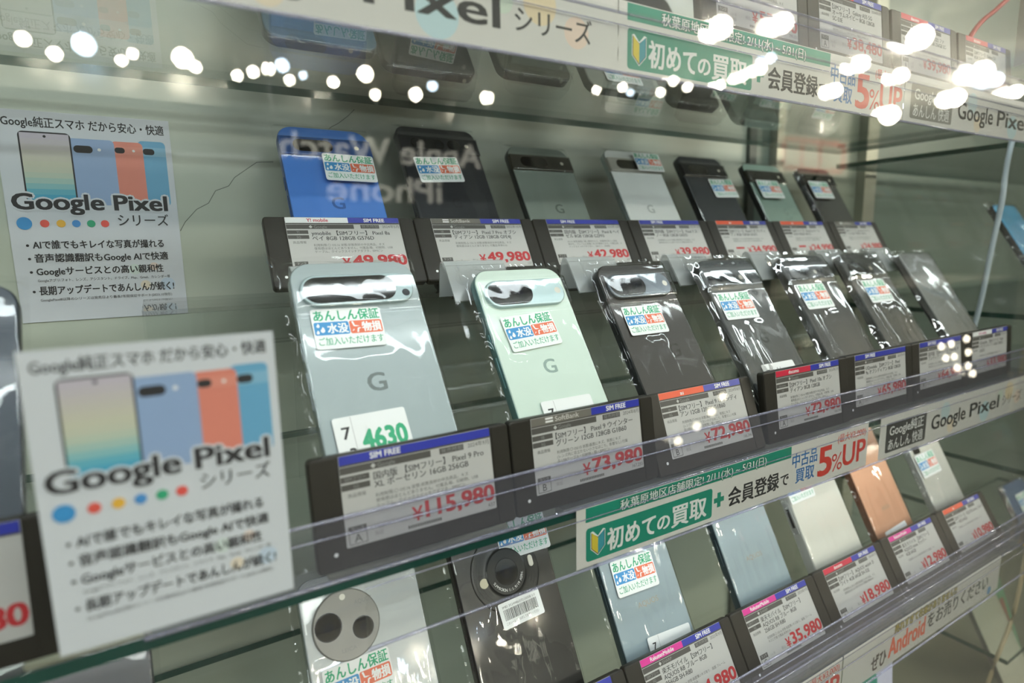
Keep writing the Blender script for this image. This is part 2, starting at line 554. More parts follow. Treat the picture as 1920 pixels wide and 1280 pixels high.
glass_shelf('upper clear glass shelf above the blue and charcoal phones', -640, 792, -10, 226, 222)
glass_shelf('middle clear glass shelf with green front edge, under the pale green phone', -640, 792, -11, 250, -58)
glass_shelf('lower clear glass shelf carrying the white and black camera-ring phones', -640, 792, -34, 250, -244)
glass_shelf('neighbouring glass shelf level with the upper shelf, beyond the side pane', 812, 1500, 30, 240, 205)
glass_shelf('neighbouring glass shelf under the cyan phone, beyond the side pane', 812, 1500, -2, 240, 7)
glass_shelf('neighbouring glass shelf with dark edge level with the lower row of phones', 812, 1500, -20, 240, -178)
glass_shelf('neighbouring glass shelf under the navy phone in film', 812, 1500, -20, 240, -424)
LEDM = mat('led_strip_glow', 'f1fbff', 0.5, emit=22.0, vary=0)
for x0, x1, y, z, lab in ((-300, 780, 3, 215.8, 'slim LED strip under the front edge of the upper shelf'), (150, 780, 2, -64.2, 'slim LED strip under the front edge of the middle shelf'), (100, 780, -20, -250.2, 'slim LED strip under the front edge of the lower shelf')):
    t = thing('led_strip', lab, 'lamp', (x0, y, z))
    b = MB(); b.box(0, 0, -5, x1 - x0, 9, 0, ALU); b.build('channel', t)
    b = MB(); b.box(0, 1, -6, x1 - x0, 8, -5, LEDM); b.build('diffuser', t)

YTAPE = mat('yellow_corner_tape', 'cfa93a', 0.5, vary=0.1)
for nm, x, y, z, lab in (('m', 789, -14, -64, 'yellow tape wrapped on the right corner of the middle shelf rail'), ('l', 776, -40, -252, 'yellow tape wrapped on the right corner of the lower shelf rail')):
    b = MB(); b.box(-6, -4, 0, 6, -2.6, 62 if nm == 'm' else 30, YTAPE); b.box(-6, -4, 0, 6, 12, 1.0, YTAPE)
    tag_obj(at(b.build('corner_tape'), x, y, z), lab, 'tape')

FOAM = mat('cream_foam_tape', 'd9d3b8', 0.7, vary=0.06)
for x0, x1, lab in ((8, 112, 'cream foam tape strip under the middle shelf below the Pro XL price tag'), (-112, -68, 'short yellowed tape strip under the middle shelf below the front poster'), (534, 628, 'cream foam tape strip under the middle shelf near the dark Google box banner')):
    b = MB(); b.pad(0, 0, x1 - x0, 11, 2, 0, 1.8, 0.5, FOAM)
    tag_obj(at(b.build('tape_strip'), x0, 4, -66), lab, 'tape')

# acrylic step under the back row of phones
for k, (x0, x1, lab) in enumerate(((-60, 228, 'clear acrylic step under the blue and black phones at the back'), (230, 480, 'clear acrylic step under the hazel and white phones at the back'), (482, 792, 'clear acrylic step under the three back phones nearest the side pane'))):
    b = MB()
    b.box(0, 0, 0, x1 - x0, 110, 3, ACRYL)
    b.box(0, 0, -118, x1 - x0, 3, 0, ACRYL)
    b.box(0, 107, -118, x1 - x0, 110, 0, ACRYL)
    b.box(0, 0, -22, x1 - x0, -9, -20, ACRYL)
    tag_obj(at(b.build('acrylic_step'), x0, 135, 60), lab, 'riser')


# ------------------------------------------------------------------ price rails and banner strips
def rail(label, x0, x1, y, zs, lip, drop, xp0=None, double=False):
    t = thing('price_rail', label, 'rail', (x0, y, zs))
    n = x1 - x0
    b = MB()
    b.box(0, -1.2, 0, n, 0, lip, RAIL)
    b.tube([(0, -0.6, lip), (n, -0.6, lip)], 0.9, RAILBEAD, 6)
    b.tube([(0, -1.4, lip * 0.74), (n, -1.4, lip * 0.74)], 0.6, RAILBEAD, 6)
    b.build('lip', t)
    b = MB()
    b.box(0, 0, 0.2, n, 13, 1.4, RAIL)
    b.tube([(0, -1.0, 0.4), (n, -1.0, 0.4)], 1.1, RAILBEAD, 6)
    b.build('channel', t)
    b = MB()
    a = (xp0 - x0) if xp0 is not None else 0
    b.box(a, -3.0, -drop, n, -2.2, 2, ACRYL)
    b.tube([(a, -2.4, -drop), (n, -2.4, -drop)], 0.9, RAILBEAD, 6)
    b.tube([(a, -3.2, -6.5), (n, -3.2, -6.5)], 0.35, RAILBEAD, 6)
    b.build('ticket_holder', t)
    if double:
        b = MB()
        for k in range(6):
            xa = 131 + k * W_TAG - 24
            b.pad(xa, 0, xa + W_TAG - 3, 24, 5, 0, 1.2, 0.3, RAIL, M=Matrix.Translation((0, 5, 1)) @ Matrix.Rotation(pi / 2, 4, 'X'))
        b.build('tag_guard', t)
        b = MB()
        b.tube([(0, -1.2, lip * 0.45), (n, -1.2, lip * 0.45)], 0.8, RAILBEAD, 6)
        b.tube([(0, 12, 4), (n, 12, 4)], 0.9, RAILBEAD, 6)
        b.build('bead', t)
    return t


W_TAG = 109.57
rail('clear plastic price rail along the upper shelf edge', -300, 795, -9, 222, 27, 31)
rail('clear plastic price rail along the middle shelf edge', -70, 795, -12, -58, 31, 39, xp0=20)
rail('clear plastic price rail along the lower shelf edge', 40, 782, -36, -244, 38, 38, double=True)
RX = Matrix.Rotation(pi / 2, 4, 'X')       # card drawn in x-y stands upright facing the aisle


def wakaba(b, x, y, w, h, z):
    """the beginner's two-tone chevron mark"""
    o = 0.9
    b.flat([(x - o, y + h * 0.28), (x + w / 2, y - o * 1.4), (x + w + o, y + h * 0.28), (x + w + o, y + h + o * 0.4), (x + w - o, y + h + o), (x + w / 2, y + h * 0.80), (x + o, y + h + o), (x - o, y + h + o * 0.4)], z, STWHITE)
    b.flat([(x - o * 0.5, y + h * 0.29), (x + w / 2, y - o * 0.7), (x + w + o * 0.5, y + h * 0.29), (x + w + o * 0.5, y + h + o * 0.1), (x + w / 2, y + h * 0.75), (x - o * 0.5, y + h + o * 0.1)], z + 0.05, INK)
    b.flat([(x, y + h * 0.3), (x + w / 2, y), (x + w / 2, y + h * 0.72), (x, y + h)], z + 0.1, YELLOW)
    b.flat([(x + w / 2, y), (x + w, y + h * 0.3), (x + w, y + h), (x + w / 2, y + h * 0.72)], z + 0.1, TEAL)


def banner_buyback(label, x0, y, ztop, k=1.0):
    b = MB()
    b.box(0, -38, -0.3, 313, 0, 0, PAPER)
    b.rect(7, -9.5, 206, -0.5, 0.05, GREEN)
    b.text('秋葉原地区店舗限定! 2/11(水) ~ 5/31(日)', 34, -7.9, 5.2, 0.16, WHITE, x1=176, bold=0.012, outline=mat('deep_green_ink', '0d6b55', 0.5, vary=0))
    b.rrect(7.2, -35, 118, -13.5, 2.2, 0.05, GREEN)
    wakaba(b, 11.5, -31.5, 9.6, 14.5, 0.12)
    b.text('初めて', 24, -31, 11.0, 0.12, WHITE, x1=64, bold=0.028)
    b.text('の', 66, -30.5, 8.5, 0.12, WHITE, x1=77, bold=0.026)
    b.text('買取', 79, -31, 11.5, 0.12, WHITE, x1=112, bold=0.026)
    b.rect(123.2, -29, 126.8, -18.2, 0.06, GREEN)
    b.rect(119.8, -25.4, 130.2, -21.8, 0.07, GREEN)
    b.text('会員登録', 135, -30.5, 10.6, 0.08, INK, x1=192, bold=0.026)
    b.text('で', 194, -30, 8, 0.08, INK, x1=204, bold=0.02)
    b.text('中古品', 208, -18, 9.0, 0.08, BANBLUE, x1=240, bold=0.02)
    b.text('買取', 213, -31, 9.0, 0.08, BANBLUE, x1=237, bold=0.02)
    b.text('5', 243, -33, 24, 0.08, BANRED, x1=260, bold=0.03)
    b.text('%', 261, -33, 15, 0.08, BANRED, x1=276, bold=0.0)
    b.text('UP', 277, -31.5, 19, 0.08, BANRED, x1=310, bold=0.022)
    b.text('(最大¥3,000)', 268, -9.2, 5.4, 0.08, BANRED, x1=309, bold=0.012)
    M = Matrix.Translation(W(x0, y, ztop)) @ Matrix.Scale(k, 4, (1, 0, 0)) @ RX
    o = b.build('banner_strip')
    o.matrix_world = M
    return tag_obj(o, label, 'banner', 'buyback banner strips')


def banner_pixel(label, x0, y, ztop, length=314, boxmat=None, k=1.0):
    b = MB()
    b.box(0, -38, -0.3, length, 0, 0, PAPER)
    for cx, cy, r, c in ((118, -12, 9, 'c3d6d8'), (131, -29, 7, 'e6d6bd'), (205, -26, 11, 'bfdadf'), (262, -12, 10, 'e7d4b0'), (240, -14, 6, 'd0ddcc'), (285, -22, 8, 'ead3c2')):
        if cx + r < length:
            b.disc(cx, cy, r, 0.04, mat('pale_dot_' + c, c, 0.5, vary=0))
    b.rrect(10, -34, 81, -6.5, 2.4, 0.06, boxmat or BANGREY)
    b.text('Google純正', 16, -18.5, 8.2, 0.1, WHITE, x1=76, bold=0.014)
    b.text('あんしん 快適', 15, -31.5, 8.2, 0.1, WHITE, x1=76, bold=0.012)
    b.text('Google', 92, -27, 14.2, 0.1, INK, x1=161, bold=0.016)
    b.text('Pixel', 171, -27, 14.2, 0.1, INK, x1=238, bold=0.016)
    if length > 290:
        b.text('シリーズ', 247, -26, 9.4, 0.1, INK, x1=295, bold=0.012)
    o = b.build('banner_strip')
    o.matrix_world = Matrix.Translation(W(x0, y, ztop)) @ Matrix.Scale(k, 4, (1, 0, 0)) @ RX
    return tag_obj(o, label, 'banner', 'series banner strips')


banner_pixel('white series banner on the upper rail, left of the green buyback banner', -134, -10.6, 229)
banner_buyback('green buyback banner strip hanging on the upper shelf rail', 179.5, -10.6, 229, 0.965)
banner_pixel('series banner with a mid-grey box on the upper rail, below the navy phone tags', 482.5, -10.6, 229, 310, mat('banner_mid_grey', '74726b', 0.5, vary=0.02))
banner_buyback('green buyback banner strip hanging on the middle shelf rail', 147.7, -13.8, -58)
banner_pixel('series banner with a charcoal box on the middle rail, above the copper phone', 480.5, -13.8, -58, 312)
banner_buyback('buyback banner strip on the lower rail, cut by the bottom of the picture', 89, -37.8, -241)


def banner_android(label, x0, y, ztop):
    b = MB()
    b.box(0, -38, -0.3, 295, 0, 0, PAPER)
    bb = MB()
    b.text('売れすぎて在庫がありません!!!', 80, -9.6, 6.6, 0.12, YELLOW, x1=196, bold=0.0, outline=INK)
    b.text('ぜひ', 44, -33, 12, 0.08, mat('brown_ink', '3c2c26', 0.5, vary=0), x1=68, bold=0.032)
    b.text('Android', 72, -31, 18, 0.08, ORANGE, x1=136, bold=0.034)
    b.text('をお売りください', 141, -27, 12, 0.08, INK, x1=268, bold=0.024)
    b.disc(273, -33, 4.5, 0.05, STBLUE)
    o = b.build('banner_strip')
    o.matrix_world = Matrix.Translation(W(x0, y, ztop)) @ RX
    return tag_obj(o, label, 'banner')


banner_android('lower rail banner with orange Android lettering asking for phones', 404, -37.8, -241)

# ------------------------------------------------------------------ price tags
CAR = {  # carrier: (text, ink, ground, share of the header strip)
    'ym': ('Y! mobile', mat('carrier_crimson_ink', 'c0203a', 0.5, vary=0), STWHITE),
    'sb': ('SoftBank', mat('carrier_silver_ink', 'cfcdc6', 0.5, vary=0), mat('carrier_taupe', '6f6c64', 0.4, vary=0)),
    'au': ('au', WHITE, mat('carrier_orange', 'e0552f', 0.4, vary=0)),
    'do': ('docomo', WHITE, mat('carrier_red', 'c3193c', 0.4, vary=0)),
    'ra': ('RakutenMobile', WHITE, mat('carrier_pink', 'd52b90', 0.4, vary=0)),
    'uq': ('UQ mobile', mat('carrier_pink_ink', 'c94f8a', 0.5, vary=0), STWHITE),
}
H_TAG = 55.0


def price_tag(label, loc, tilt, carrier, vendor, codes, title, desc, price, small='', rank='', year='', foot=0.0, spin=0.0, group='electronic price tags', sale=False):
    t = thing('price_tag', label, 'price tag', loc, radians(tilt), spin, group)
    H = H_TAG
    b = MB()
    b.pad(0.3, 0, W_TAG - 0.3, H, 2.6, -6, 0, 0.9, HOUSING, e0=0.6)
    b.pad(0.8, 1.0, 13.5, H - 1.0, 1.6, -0.1, 0.25, 0.25, HOUSING)
    b.pad(98.5, 1.0, W_TAG - 0.8, H - 1.0, 1.6, -0.1, 0.25, 0.25, HOUSING)
    b.build('housing', t)
    b = MB()
    b.disc(9.2, 8.2, 1.0, 0.32, STWHITE)
    b.build('indicator', t)
    z = 0.10
    b = MB()
    b.pad(14.6, H - 45.2, 97.4, H - 0.7, 0.6, -0.2, z, 0.1, SCREEN)
    z1, z2 = z + 0.06, z + 0.12
    b.rect(14.8, H - 6.1, 97.2, H - 5.2, z1, CHIP)
    b.rect(14.8, H - 9.9, 62, H - 6.4, z1, CHIP)
    b.flat([(30, H - 8.2), (31.3, H - 9.5), (32.6, H - 8.2), (31.3, H - 6.9)], z2, SCREEN)
    b.text(vendor, 33.5, H - 9.3, 2.2, z2, SOFTINK)
    b.rect(67, H - 9.7, 81, H - 6.6, z1, CHIP)
    b.text('発売時期', 67.8, H - 9.1, 1.9, z2, SOFTINK, x1=80.3)
    if year:
        b.text(year, 96.4, H - 9.2, 2.1, z1, GREYINK, anchor='r')
    for k, c in enumerate(codes):
        b.rect(14.8, H - 13.9 - 3.9 * k, 29, H - 11.0 - 3.9 * k, z1, CHIP)
        b.text(c, 22, H - 13.3 - 3.9 * k, 1.7, z2, SOFTINK, anchor='c', squeeze=13)
    b.text('商品情報', 22, H - 21.4, 1.6, z1, GREYINK, anchor='c')
    for k, line in enumerate(title):
        b.text(line, 31, H - 14.9 - 4.1 * k, 3.0, z1, INK, squeeze=65, bold=0.012)
    y0 = 17.5 + 4.1 * (len(title) - 1) + (0.6 if len(title) > 1 else 3)
    for k, line in enumerate(desc):
        b.text(line, 31, H - y0 - 1.6 - 2.6 * k, 1.6, z1, GREYINK, squeeze=65)
    if rank:
        b.rect(16, H - 38.3, 25, H - 35.4, z1, CHIP)
        b.text('ランク', 20.5, H - 37.7, 1.6, z2, SCREEN, anchor='c')
        for q in ((16, 44.2, 25, 43.9), (16, 38.6, 25, 38.3), (16, 44.2, 16.3, 38.3), (24.7, 44.2, 25, 38.3)):
            b.rect(q[0], H - q[1], q[2], H - q[3], z1, INK)
        b.text(rank, 20.5, H - 43.3, 4.0, z1, INK, anchor='c')
    b.text('1ヶ月', 28, H - 39.5, 1.7, z1, SOFTINK)
    b.text('保証', 28.6, H - 42.3, 1.7, z1, SOFTINK)
    b.text('税込', 42, H - 39.4, 1.9, z1, SOFTINK)
    if sale:
        b.rect(31, H - 35, 44, H - 32.6, z1, RED)
    b.text('¥', 54.5, H - 40.6, 7.0, z1, RED, anchor='r', bold=0.02)
    b.text(price, 56.5, H - 40.0, 8.4, z1, RED, x1=96.4, bold=0.034)
    if small:
        b.text(small, 96.6, H - 43.6, 2.1, z1, GREYINK, anchor='r')
        for k in range(15):
            b.rect(46 + k * 1.25, H - 43.8, 46.9 + k * 1.25, H - 42.2, z1, CHIP)
    b.build('display', t)
    b = MB()
    zz = 0.42
    split = 58.5
    if carrier == 'none':
        b.rect(14.8, H - 5.2, 97.2, H - 0.8, zz, BLUE)
        b.text('SIM FREE', 38, H - 4.4, 2.9, zz + 0.06, WHITE, anchor='c', bold=0.03, squeeze=17)
    else:
        txt, ink, ground = CAR[carrier]
        if carrier == 'ra':
            split = 56
        b.rect(14.8, H - 5.2, split, H - 0.8, zz, ground)
        b.rect(split, H - 5.2, 97.2, H - 0.8, zz, BLUE)
        if carrier == 'sb':
            b.rect(24.6, H - 2.6, 30, H - 1.5, zz + 0.06, WHITE)
            b.rect(24.6, H - 4.4, 30, H - 3.3, zz + 0.06, WHITE)
            b.text(txt, 31.4, H - 4.4, 2.9, zz + 0.06, ink, x1=49)
        else:
            b.text(txt, (14.8 + split) / 2, H - 4.3, 2.7, zz + 0.06, ink, anchor='c', bold=0.02, squeeze=34)
        b.text('SIM FREE', 78, H - 4.4, 2.9, zz + 0.06, WHITE, anchor='c', bold=0.03, squeeze=20)
    b.build('header_label', t)
    if foot > 0:
        b = MB()
        b.box(20, -foot * 1.25, -9, W_TAG - 20, 1.5, -4.5, HOUSING)
        b.build('foot', t)
    return t


STD = ['利用制限:〇 OS:16 状態:状態良好の中古商品。キズ', '使用感はほとんどありません。付属品:箱、印刷物、USB', 'ケーブル、クイックスイッチアダプタ、SIMピン']
STD2 = ['利用制限:△ OS:13 状態:状態良好の中古商品。キズ', '使用感はほとんどありません 付属品:本体のみ']
STD3 = ['OS:16 状態:画面に薄い線状のキズ、充電端子周りに塗装', '剥がれ。フレームと背面にキズ打痕有ります。付属品:箱、ク', 'イックスイッチアダプター、SIMピン、印刷物']
STD4 = ['利用制限:〇 OS:15 状態:画面にキズ、背面にキズ', '(レンズ内に目立たない小さなほこり。影響なし) 付属', '品:USBケーブル・印刷物・箱・SIMピン']
STD5 = ['利用制限:〇 OS:16 状態:画面薄いキズ有り、画面 フレーム', 'キズと打痕 付属品:本体のみ']
bx, by, bz = 14.9, 137.5, 72.0
BT = 61.5
tags_back = [
    ('black price tag with a white crimson-lettered header, in front of the blue phone', 'ym', 'Google', ('Y!', '5G'), ('ymobile 【SIMフリー】 Pixel 8a', 'ベイ 8GB 128GB G576D'), STD, '49,980', '', 'A', '2024年5月', False),
    ('price tag in front of the black three-lens phone at the back', 'sb', 'Google', ('SB', '5G'), ('【SIMフリー】 Pixel 7 Pro オブシ', 'ディアン 12GB 128GB GFE4J'), STD2, '49,980', '137', 'A', '2022年10月', False),
    ('price tag with an all-blue header in front of the hazel phone', 'none', 'Google', ('SIMフリー', '5G'), ('国内版 【SIMフリー】 Pixel 8 ヘイ', 'ゼル 8GB 128GB GZPF0'), STD3, '42,980', '073', 'C', '2023年10月', False),
    ('price tag with an all-blue header in front of the white phone at the back', 'none', 'Google', ('SIMフリー', '5G'), ('国内版 【SIMフリー】 Pixel 7 ス', 'ノー 8GB 128GB G03Z5'), STD2, '39,980', '10', 'A', '2022年10月', False),
    ('orange-headed price tag in front of the navy phone at the back', 'au', 'Google', ('au', '5G'), ('【SIMフリー】 Pixel 7 オブシディ', 'アン 8GB 128GB G03Z5'), STD2, '34,990', '', 'B', '2022年10月', True),
    ('orange-headed price tag in front of the sage phone at the back', 'au', 'Google', ('au', '5G'), ('【SIMフリー】 Pixel 6a セージ', '6GB 128GB GB17L'), STD2, '24,990', '', 'B', '2022年7月', True),
    ('taupe-headed price tag in front of the back charcoal phone beside the side pane', 'sb', 'Google', ('SB', '5G'), ('【SIMフリー】 Pixel 6a チャコ', 'ール 6GB 128GB GB17L'), STD2, '24,980', '', 'B', '2022年7月', False),
]
for k, (lab, car, ven, codes, title, desc, price, small, rank, year, sale) in enumerate(tags_back):
    price_tag(lab, (bx + k * W_TAG, by, bz), BT, car, ven, codes, title, desc, price, small, rank, year, foot=9.5, sale=sale)

tags_mid = [
    (-202, 'dark price tag half hidden behind the front poster', 'none', 'Google', ('SIMフリー', '5G'), ('国内版 【SIMフリー】 Pixel 9', 'Pro 16GB 256GB'), STD, '112,980', '', 'A', '', 82, -9),
    (0, 'price tag below the large porcelain phone, showing the six-digit price', 'none', 'Google', ('SIMフリー', '5G'), ('国内版 【SIMフリー】 Pixel 9 Pro', 'XL ポーセリン 16GB 256GB'), STD, '115,980', '437', 'A', '2024年9月', 81, -9.5),
    (W_TAG, 'taupe-headed price tag below the pale green phone', 'sb', 'Google', ('SB', '5G'), ('【SIMフリー】 Pixel 9 ウインター', 'グリーン 12GB 128GB G1B60'), STD4, '73,980', '167,255', 'B', '2024年8月', 82, -9),
    (2 * W_TAG - 1, 'orange-headed price tag leaning back below the black phone with a grey camera bar', 'au', 'Google', ('au', '5G'), ('【SIMフリー】 Pixel 9 オブシディ', 'アン 12GB 128GB G1B60'), STD4, '72,980', '166,346', 'B', '2024年8月', 70, -11),
    (3 * W_TAG + 3, 'red-headed price tag below the slate phone with the oval camera window', 'do', 'Google', ('docomo', '5G'), ('【SIMフリー】 Pixel 10a オブシ', 'ディアン 8GB 128GB'), STD, '72,980', '166,346', 'A', '2026年2月', 82, -9),
    (4 * W_TAG + 1, 'blue-headed price tag third from the right end of the middle rail', 'none', 'Google', ('UQ', '5G'), ('UQmobile 【SIMフリー】 Pixel', '9a オブシディアン 8GB 128GB'), STD, '65,980', '', 'A', '2025年4月', 84, -7),
    (5 * W_TAG, 'blue-headed price tag second from the right end of the middle rail', 'none', 'Google', ('SIMフリー', '5G'), ('国内版 【SIMフリー】 Pixel 9a オ', 'ブシディアン 8GB 128GB'), STD2, '64,980', '', 'A', '2025年4月', 84, -7),
    (6 * W_TAG, 'white-and-blue headed price tag at the right end of the middle rail', 'uq', 'Google', ('UQ', '5G'), ('UQmobile 【SIMフリー】 Pixel', '7 オブシディアン 8GB 128GB', 'G03Z5'), STD2[:1], '33,980', '', 'B', '2022年10月', 86, -5),
]
for x, lab, car, ven, codes, title, desc, price, small, rank, year, tilt, y in tags_mid:
    price_tag(lab, (x, y, -55), tilt, car, ven, codes, title, desc, price, small, rank, year)

R8 = ('楽天モバイル 【SIMフリー】', 'AQUOS R8 ブルー 8GB', '256GB SH-R80')
tags_low = [
    (-1, 'price tag cut by the bottom of the picture below the black camera-ring phone', 'none', 'SHARP', ('SIMフリー', '5G'), ('国内版 【SIMフリー】 AQUOS R7', 'ブラック 12GB 256GB'), STD5, '42,980', '', 'B', '2022年7月'),
    (0, 'pink-headed price tag below the blue-grey phone with the round-cornered sticker', 'ra', 'SHARP', ('SIMフリー', '5G'), R8, STD5, '34,980', '', 'C', '2023年9月'),
    (1, 'pink-headed price tag below the blue-grey phone without a sticker', 'ra', 'SHARP', ('SIMフリー', '5G'), R8, STD5, '35,980', '132,710', 'C', '2023年9月'),
    (2, 'red-headed price tag below the white cased phone', 'do', 'SHARP', ('docomo', '5G'), ('【SIMフリー】 AQUOS wish4 ホ', 'ワイト 4GB 64GB SH-52E'), STD2, '18,980', '', 'A', '2024年7月'),
    (3, 'pink-headed price tag below the copper phone', 'ra', 'SHARP', ('SIMフリー', '5G'), ('楽天モバイル 【SIMフリー】', 'AQUOS sense カッパー', '4GB 64GB'), STD2[:1], '12,980', '', 'C', ''),
    (4, 'orange-headed price tag below the small silver phone at the end of the lower shelf', 'au', 'SHARP', ('au', '5G'), ('【SIMフリー】 AQUOS sense シルバ', 'ー 4GB 64GB'), STD2[:1], '10,980', '', 'C', ''),
]
for k, lab, car, ven, codes, title, desc, price, small, rank, year in tags_low:
    price_tag(lab, (201 + k * W_TAG, -24.0, -241.6), 60, car, ven, codes, title, desc, price, small, rank, year)

tags_up = [
    (250, 'grey-looking price tag behind the upper rail, nearest the middle', 'none', 'Samsung', ('SIMフリー', '5G'), ('国内版 【SIMフリー】 Galaxy', 'A55 5G ネイビー 8GB'), STD2, '55,980', '090,031', 'A', ''),
    (359, 'price tag behind the upper rail with a narrow red-and-blue header', 'do', 'Samsung', ('docomo', '5G'), ('【SIMフリー】 Galaxy A55 5G', 'オーサムネイビー 8GB 128GB', 'SC-53E'), STD2, '38,480', '', 'A', '2024年5月'),
    (471, 'red-and-blue headed price tag behind the upper rail, under the red cable', 'do', 'Samsung', ('docomo', '5G'), ('【SIMフリー】 Galaxy S22 ファ', 'ントムブラック 8GB 256GB SC-', '51C'), STD2, '39,980', '', 'A', ''),
    (583, 'price tag at the far right end of the upper rail', 'do', 'Samsung', ('docomo', '5G'), ('【SIMフリー】 Galaxy S21', '8GB 256GB'), STD2, '29,980', '', 'B', ''),
]
for x, lab, car, ven, codes, title, desc, price, small, rank, year in tags_up:
    price_tag(lab, (x, -6.5, 223.6), 84, car, ven, codes, title, desc, price, small, rank, year)


# ------------------------------------------------------------------ posters
def poster(label, w, h, M, sh=0.0):
    """printed card; drawn on a 105 x 148 sheet and scaled"""
    b = MB()
    k = w / 105.0
    b.box(0, 0, -0.3, 105, 148, 0, POSTERW)
    b.text('Google純正スマホ だから安心・快適', 4, 137.5, 5.4, 0.1, INK, x1=101, bold=0.018)
    hx = [(12, 86, 42, 134, 'scr'), (40, 84, 68, 131, '93acd0'), (66, 86, 86, 130.5, 'dd8775'), (83, 84, 101, 132, '6aa9cd')]
    for x0, y0, x1, y1, c in (hx[3], hx[2], hx[1], hx[0]):
        if c == 'scr':
            b.rrect(x0, y0, x1, y1, 3, 0.16, INK)
            n = 12
            cols = ['c3bcc6', 'c4bec2', 'c6c1be', 'c7c4ba', 'c9c7b7', 'c9cab5', 'c6cab6', 'bccab8', 'a8c6bd', '8abfc2', '66b2c5', '4ba5c5']
            for q in range(n):
                ya = y1 - 1 - (y1 - y0 - 2) * (q + 1) / n
                b.rect(x0 + 1, ya, x1 - 1, ya + (y1 - y0 - 2) / n, 0.20, mat('screen_print_' + cols[q], cols[q], 0.4, vary=0))
            b.disc((x0 + x1) / 2, y1 - 3, 0.9, 0.24, INK)
        else:
            zz = 0.08 if c == '6aa9cd' else (0.10 if c == 'dd8775' else 0.13)
            m = mat('poster_phone_' + c, c, 0.4, vary=0.02)
            b.rrect(x0, y0, x1, y1, 3, zz, m)
            ww = x1 - x0
            if c == '6aa9cd':
                b.rect(x0, y1 - 11, x1, y1 - 4.5, zz + 0.01, mat('poster_bar', '86b9d4', 0.4, vary=0))
                b.rrect(x0 + 3, y1 - 10, x0 + 10.5, y1 - 5.5, 2, zz + 0.02, INK)
            elif c == 'dd8775':
                b.rect(x0, y1 - 9, x1, y1 - 3.5, zz + 0.01, mat('poster_bar_coral', 'e0917f', 0.4, vary=0))
                b.rrect(x0 + 2, y1 - 8.4, x0 + 8.4, y1 - 4.2, 2, zz + 0.02, INK)
                b.disc(x0 + 14, y1 - 6.2, 0.9, zz + 0.02, STWHITE)
            else:
                b.rrect(x0 + 3, y1 - 10, x0 + 14.5, y1 - 4.8, 2.5, zz + 0.02, INK)
                b.disc(x0 + 18.5, y1 - 7.2, 1.1, zz + 0.02, STWHITE)
    b.text('Google', 4, 80.5, 11.0, 0.34, INK, x1=57, bold=0.03, outline=POSTERW)
    b.text('Pixel', 64, 80.5, 11.0, 0.34, INK, x1=98, bold=0.03, outline=POSTERW)
    b.text('シリーズ', 65, 69.5, 6.8, 0.3, INK, x1=98, bold=0.012)
    for x, r, c in ((9, 4.4, '3f93cf'), (20.5, 2.7, 'de5a4e'), (30, 2.7, 'e8b545'), (39, 2.6, '4a90d0'), (48, 2.6, '35a97c'), (56.5, 2.6, 'e0584f')):
        b.disc(x, 70.5, r, 0.3, mat('poster_dot_' + c, c, 0.4, vary=0))
    for y, s, h_, x1 in ((53, 'AIで誰でもキレイな写真が撮れる', 4.6, 93), (43.5, '音声認識翻訳もGoogle AIで快適', 4.6, 95), (34, 'Googleサービスとの高い親和性', 4.6, 91), (20, '長期アップデートであんしんが続く!', 4.8, 97)):
        b.disc(9, y + 2, 0.9, 0.3, INK)
        b.text(s, 12, y, h_, 0.3, INK, x1=x1, bold=0.024)
    b.text('Googleアプリ:フォト、レンズ、アシスタント、ドライブ、Map、Gmail、カレンダー等', 12, 29, 1.7, 0.3, INK, x1=95)
    b.text('GooglePixel8以降のシリーズは発売日より最長7年間保証サポート(2023.10現在)', 12, 15, 1.7, 0.3, INK, x1=95)
    for x, y, r, c in ((72, 36, 4, 'cfdcd6'), (85, 38, 3, 'e2d2c8'), (78, 24, 3.4, 'e4d8c4'), (93, 24, 5, 'c3d3e2')):
        b.disc(x, y, r, 0.05, mat('pale_dot_' + c, c, 0.5, vary=0))
    o = b.build('poster')
    o.matrix_world = M @ Matrix.Diagonal((k, h / 148.0, 1, 1))
    return tag_obj(o, label, 'poster')


poster('white phone poster fixed on the back panel, left of the blue phone', 105, 148, Matrix.Translation(W(-135.5, 266.9, 49)) @ RX)
poster('blurred white phone poster stuck inside the front pane, in front of everything else', 74.6, 103, Matrix.Translation(W(-91.5, -46.5, -35.5)) @ RX)

# ------------------------------------------------------------------ phones
LENSGLASS = mat('camera_window_glass', '14120f', 0.04, coat=1.0, vary=0, spec=0.8)
LENSRING = mat('lens_ring', '2a2a2c', 0.25, metal=0.6)
FLASH = mat('flash_led', 'e6e2d4', 0.2, vary=0)
FRAMEDARK = mat('dark_metal_frame', '33373a', 0.3, metal=0.7)
FRAMESILVER = mat('silver_metal_frame', 'aab4b6', 0.25, metal=0.8)
SCREENB = mat('phone_display_glass', '0c0d10', 0.05, coat=1.0, vary=0)


def stadium(b, x0, y0, x1, y1, z0, z1, e, m, capm=None):
    b.pad(x0, y0, x1, y1, (min(y1 - y0, x1 - x0)) / 2 - 0.02, z0, z1, e, m, n=9, capm=capm)


_ST = {}


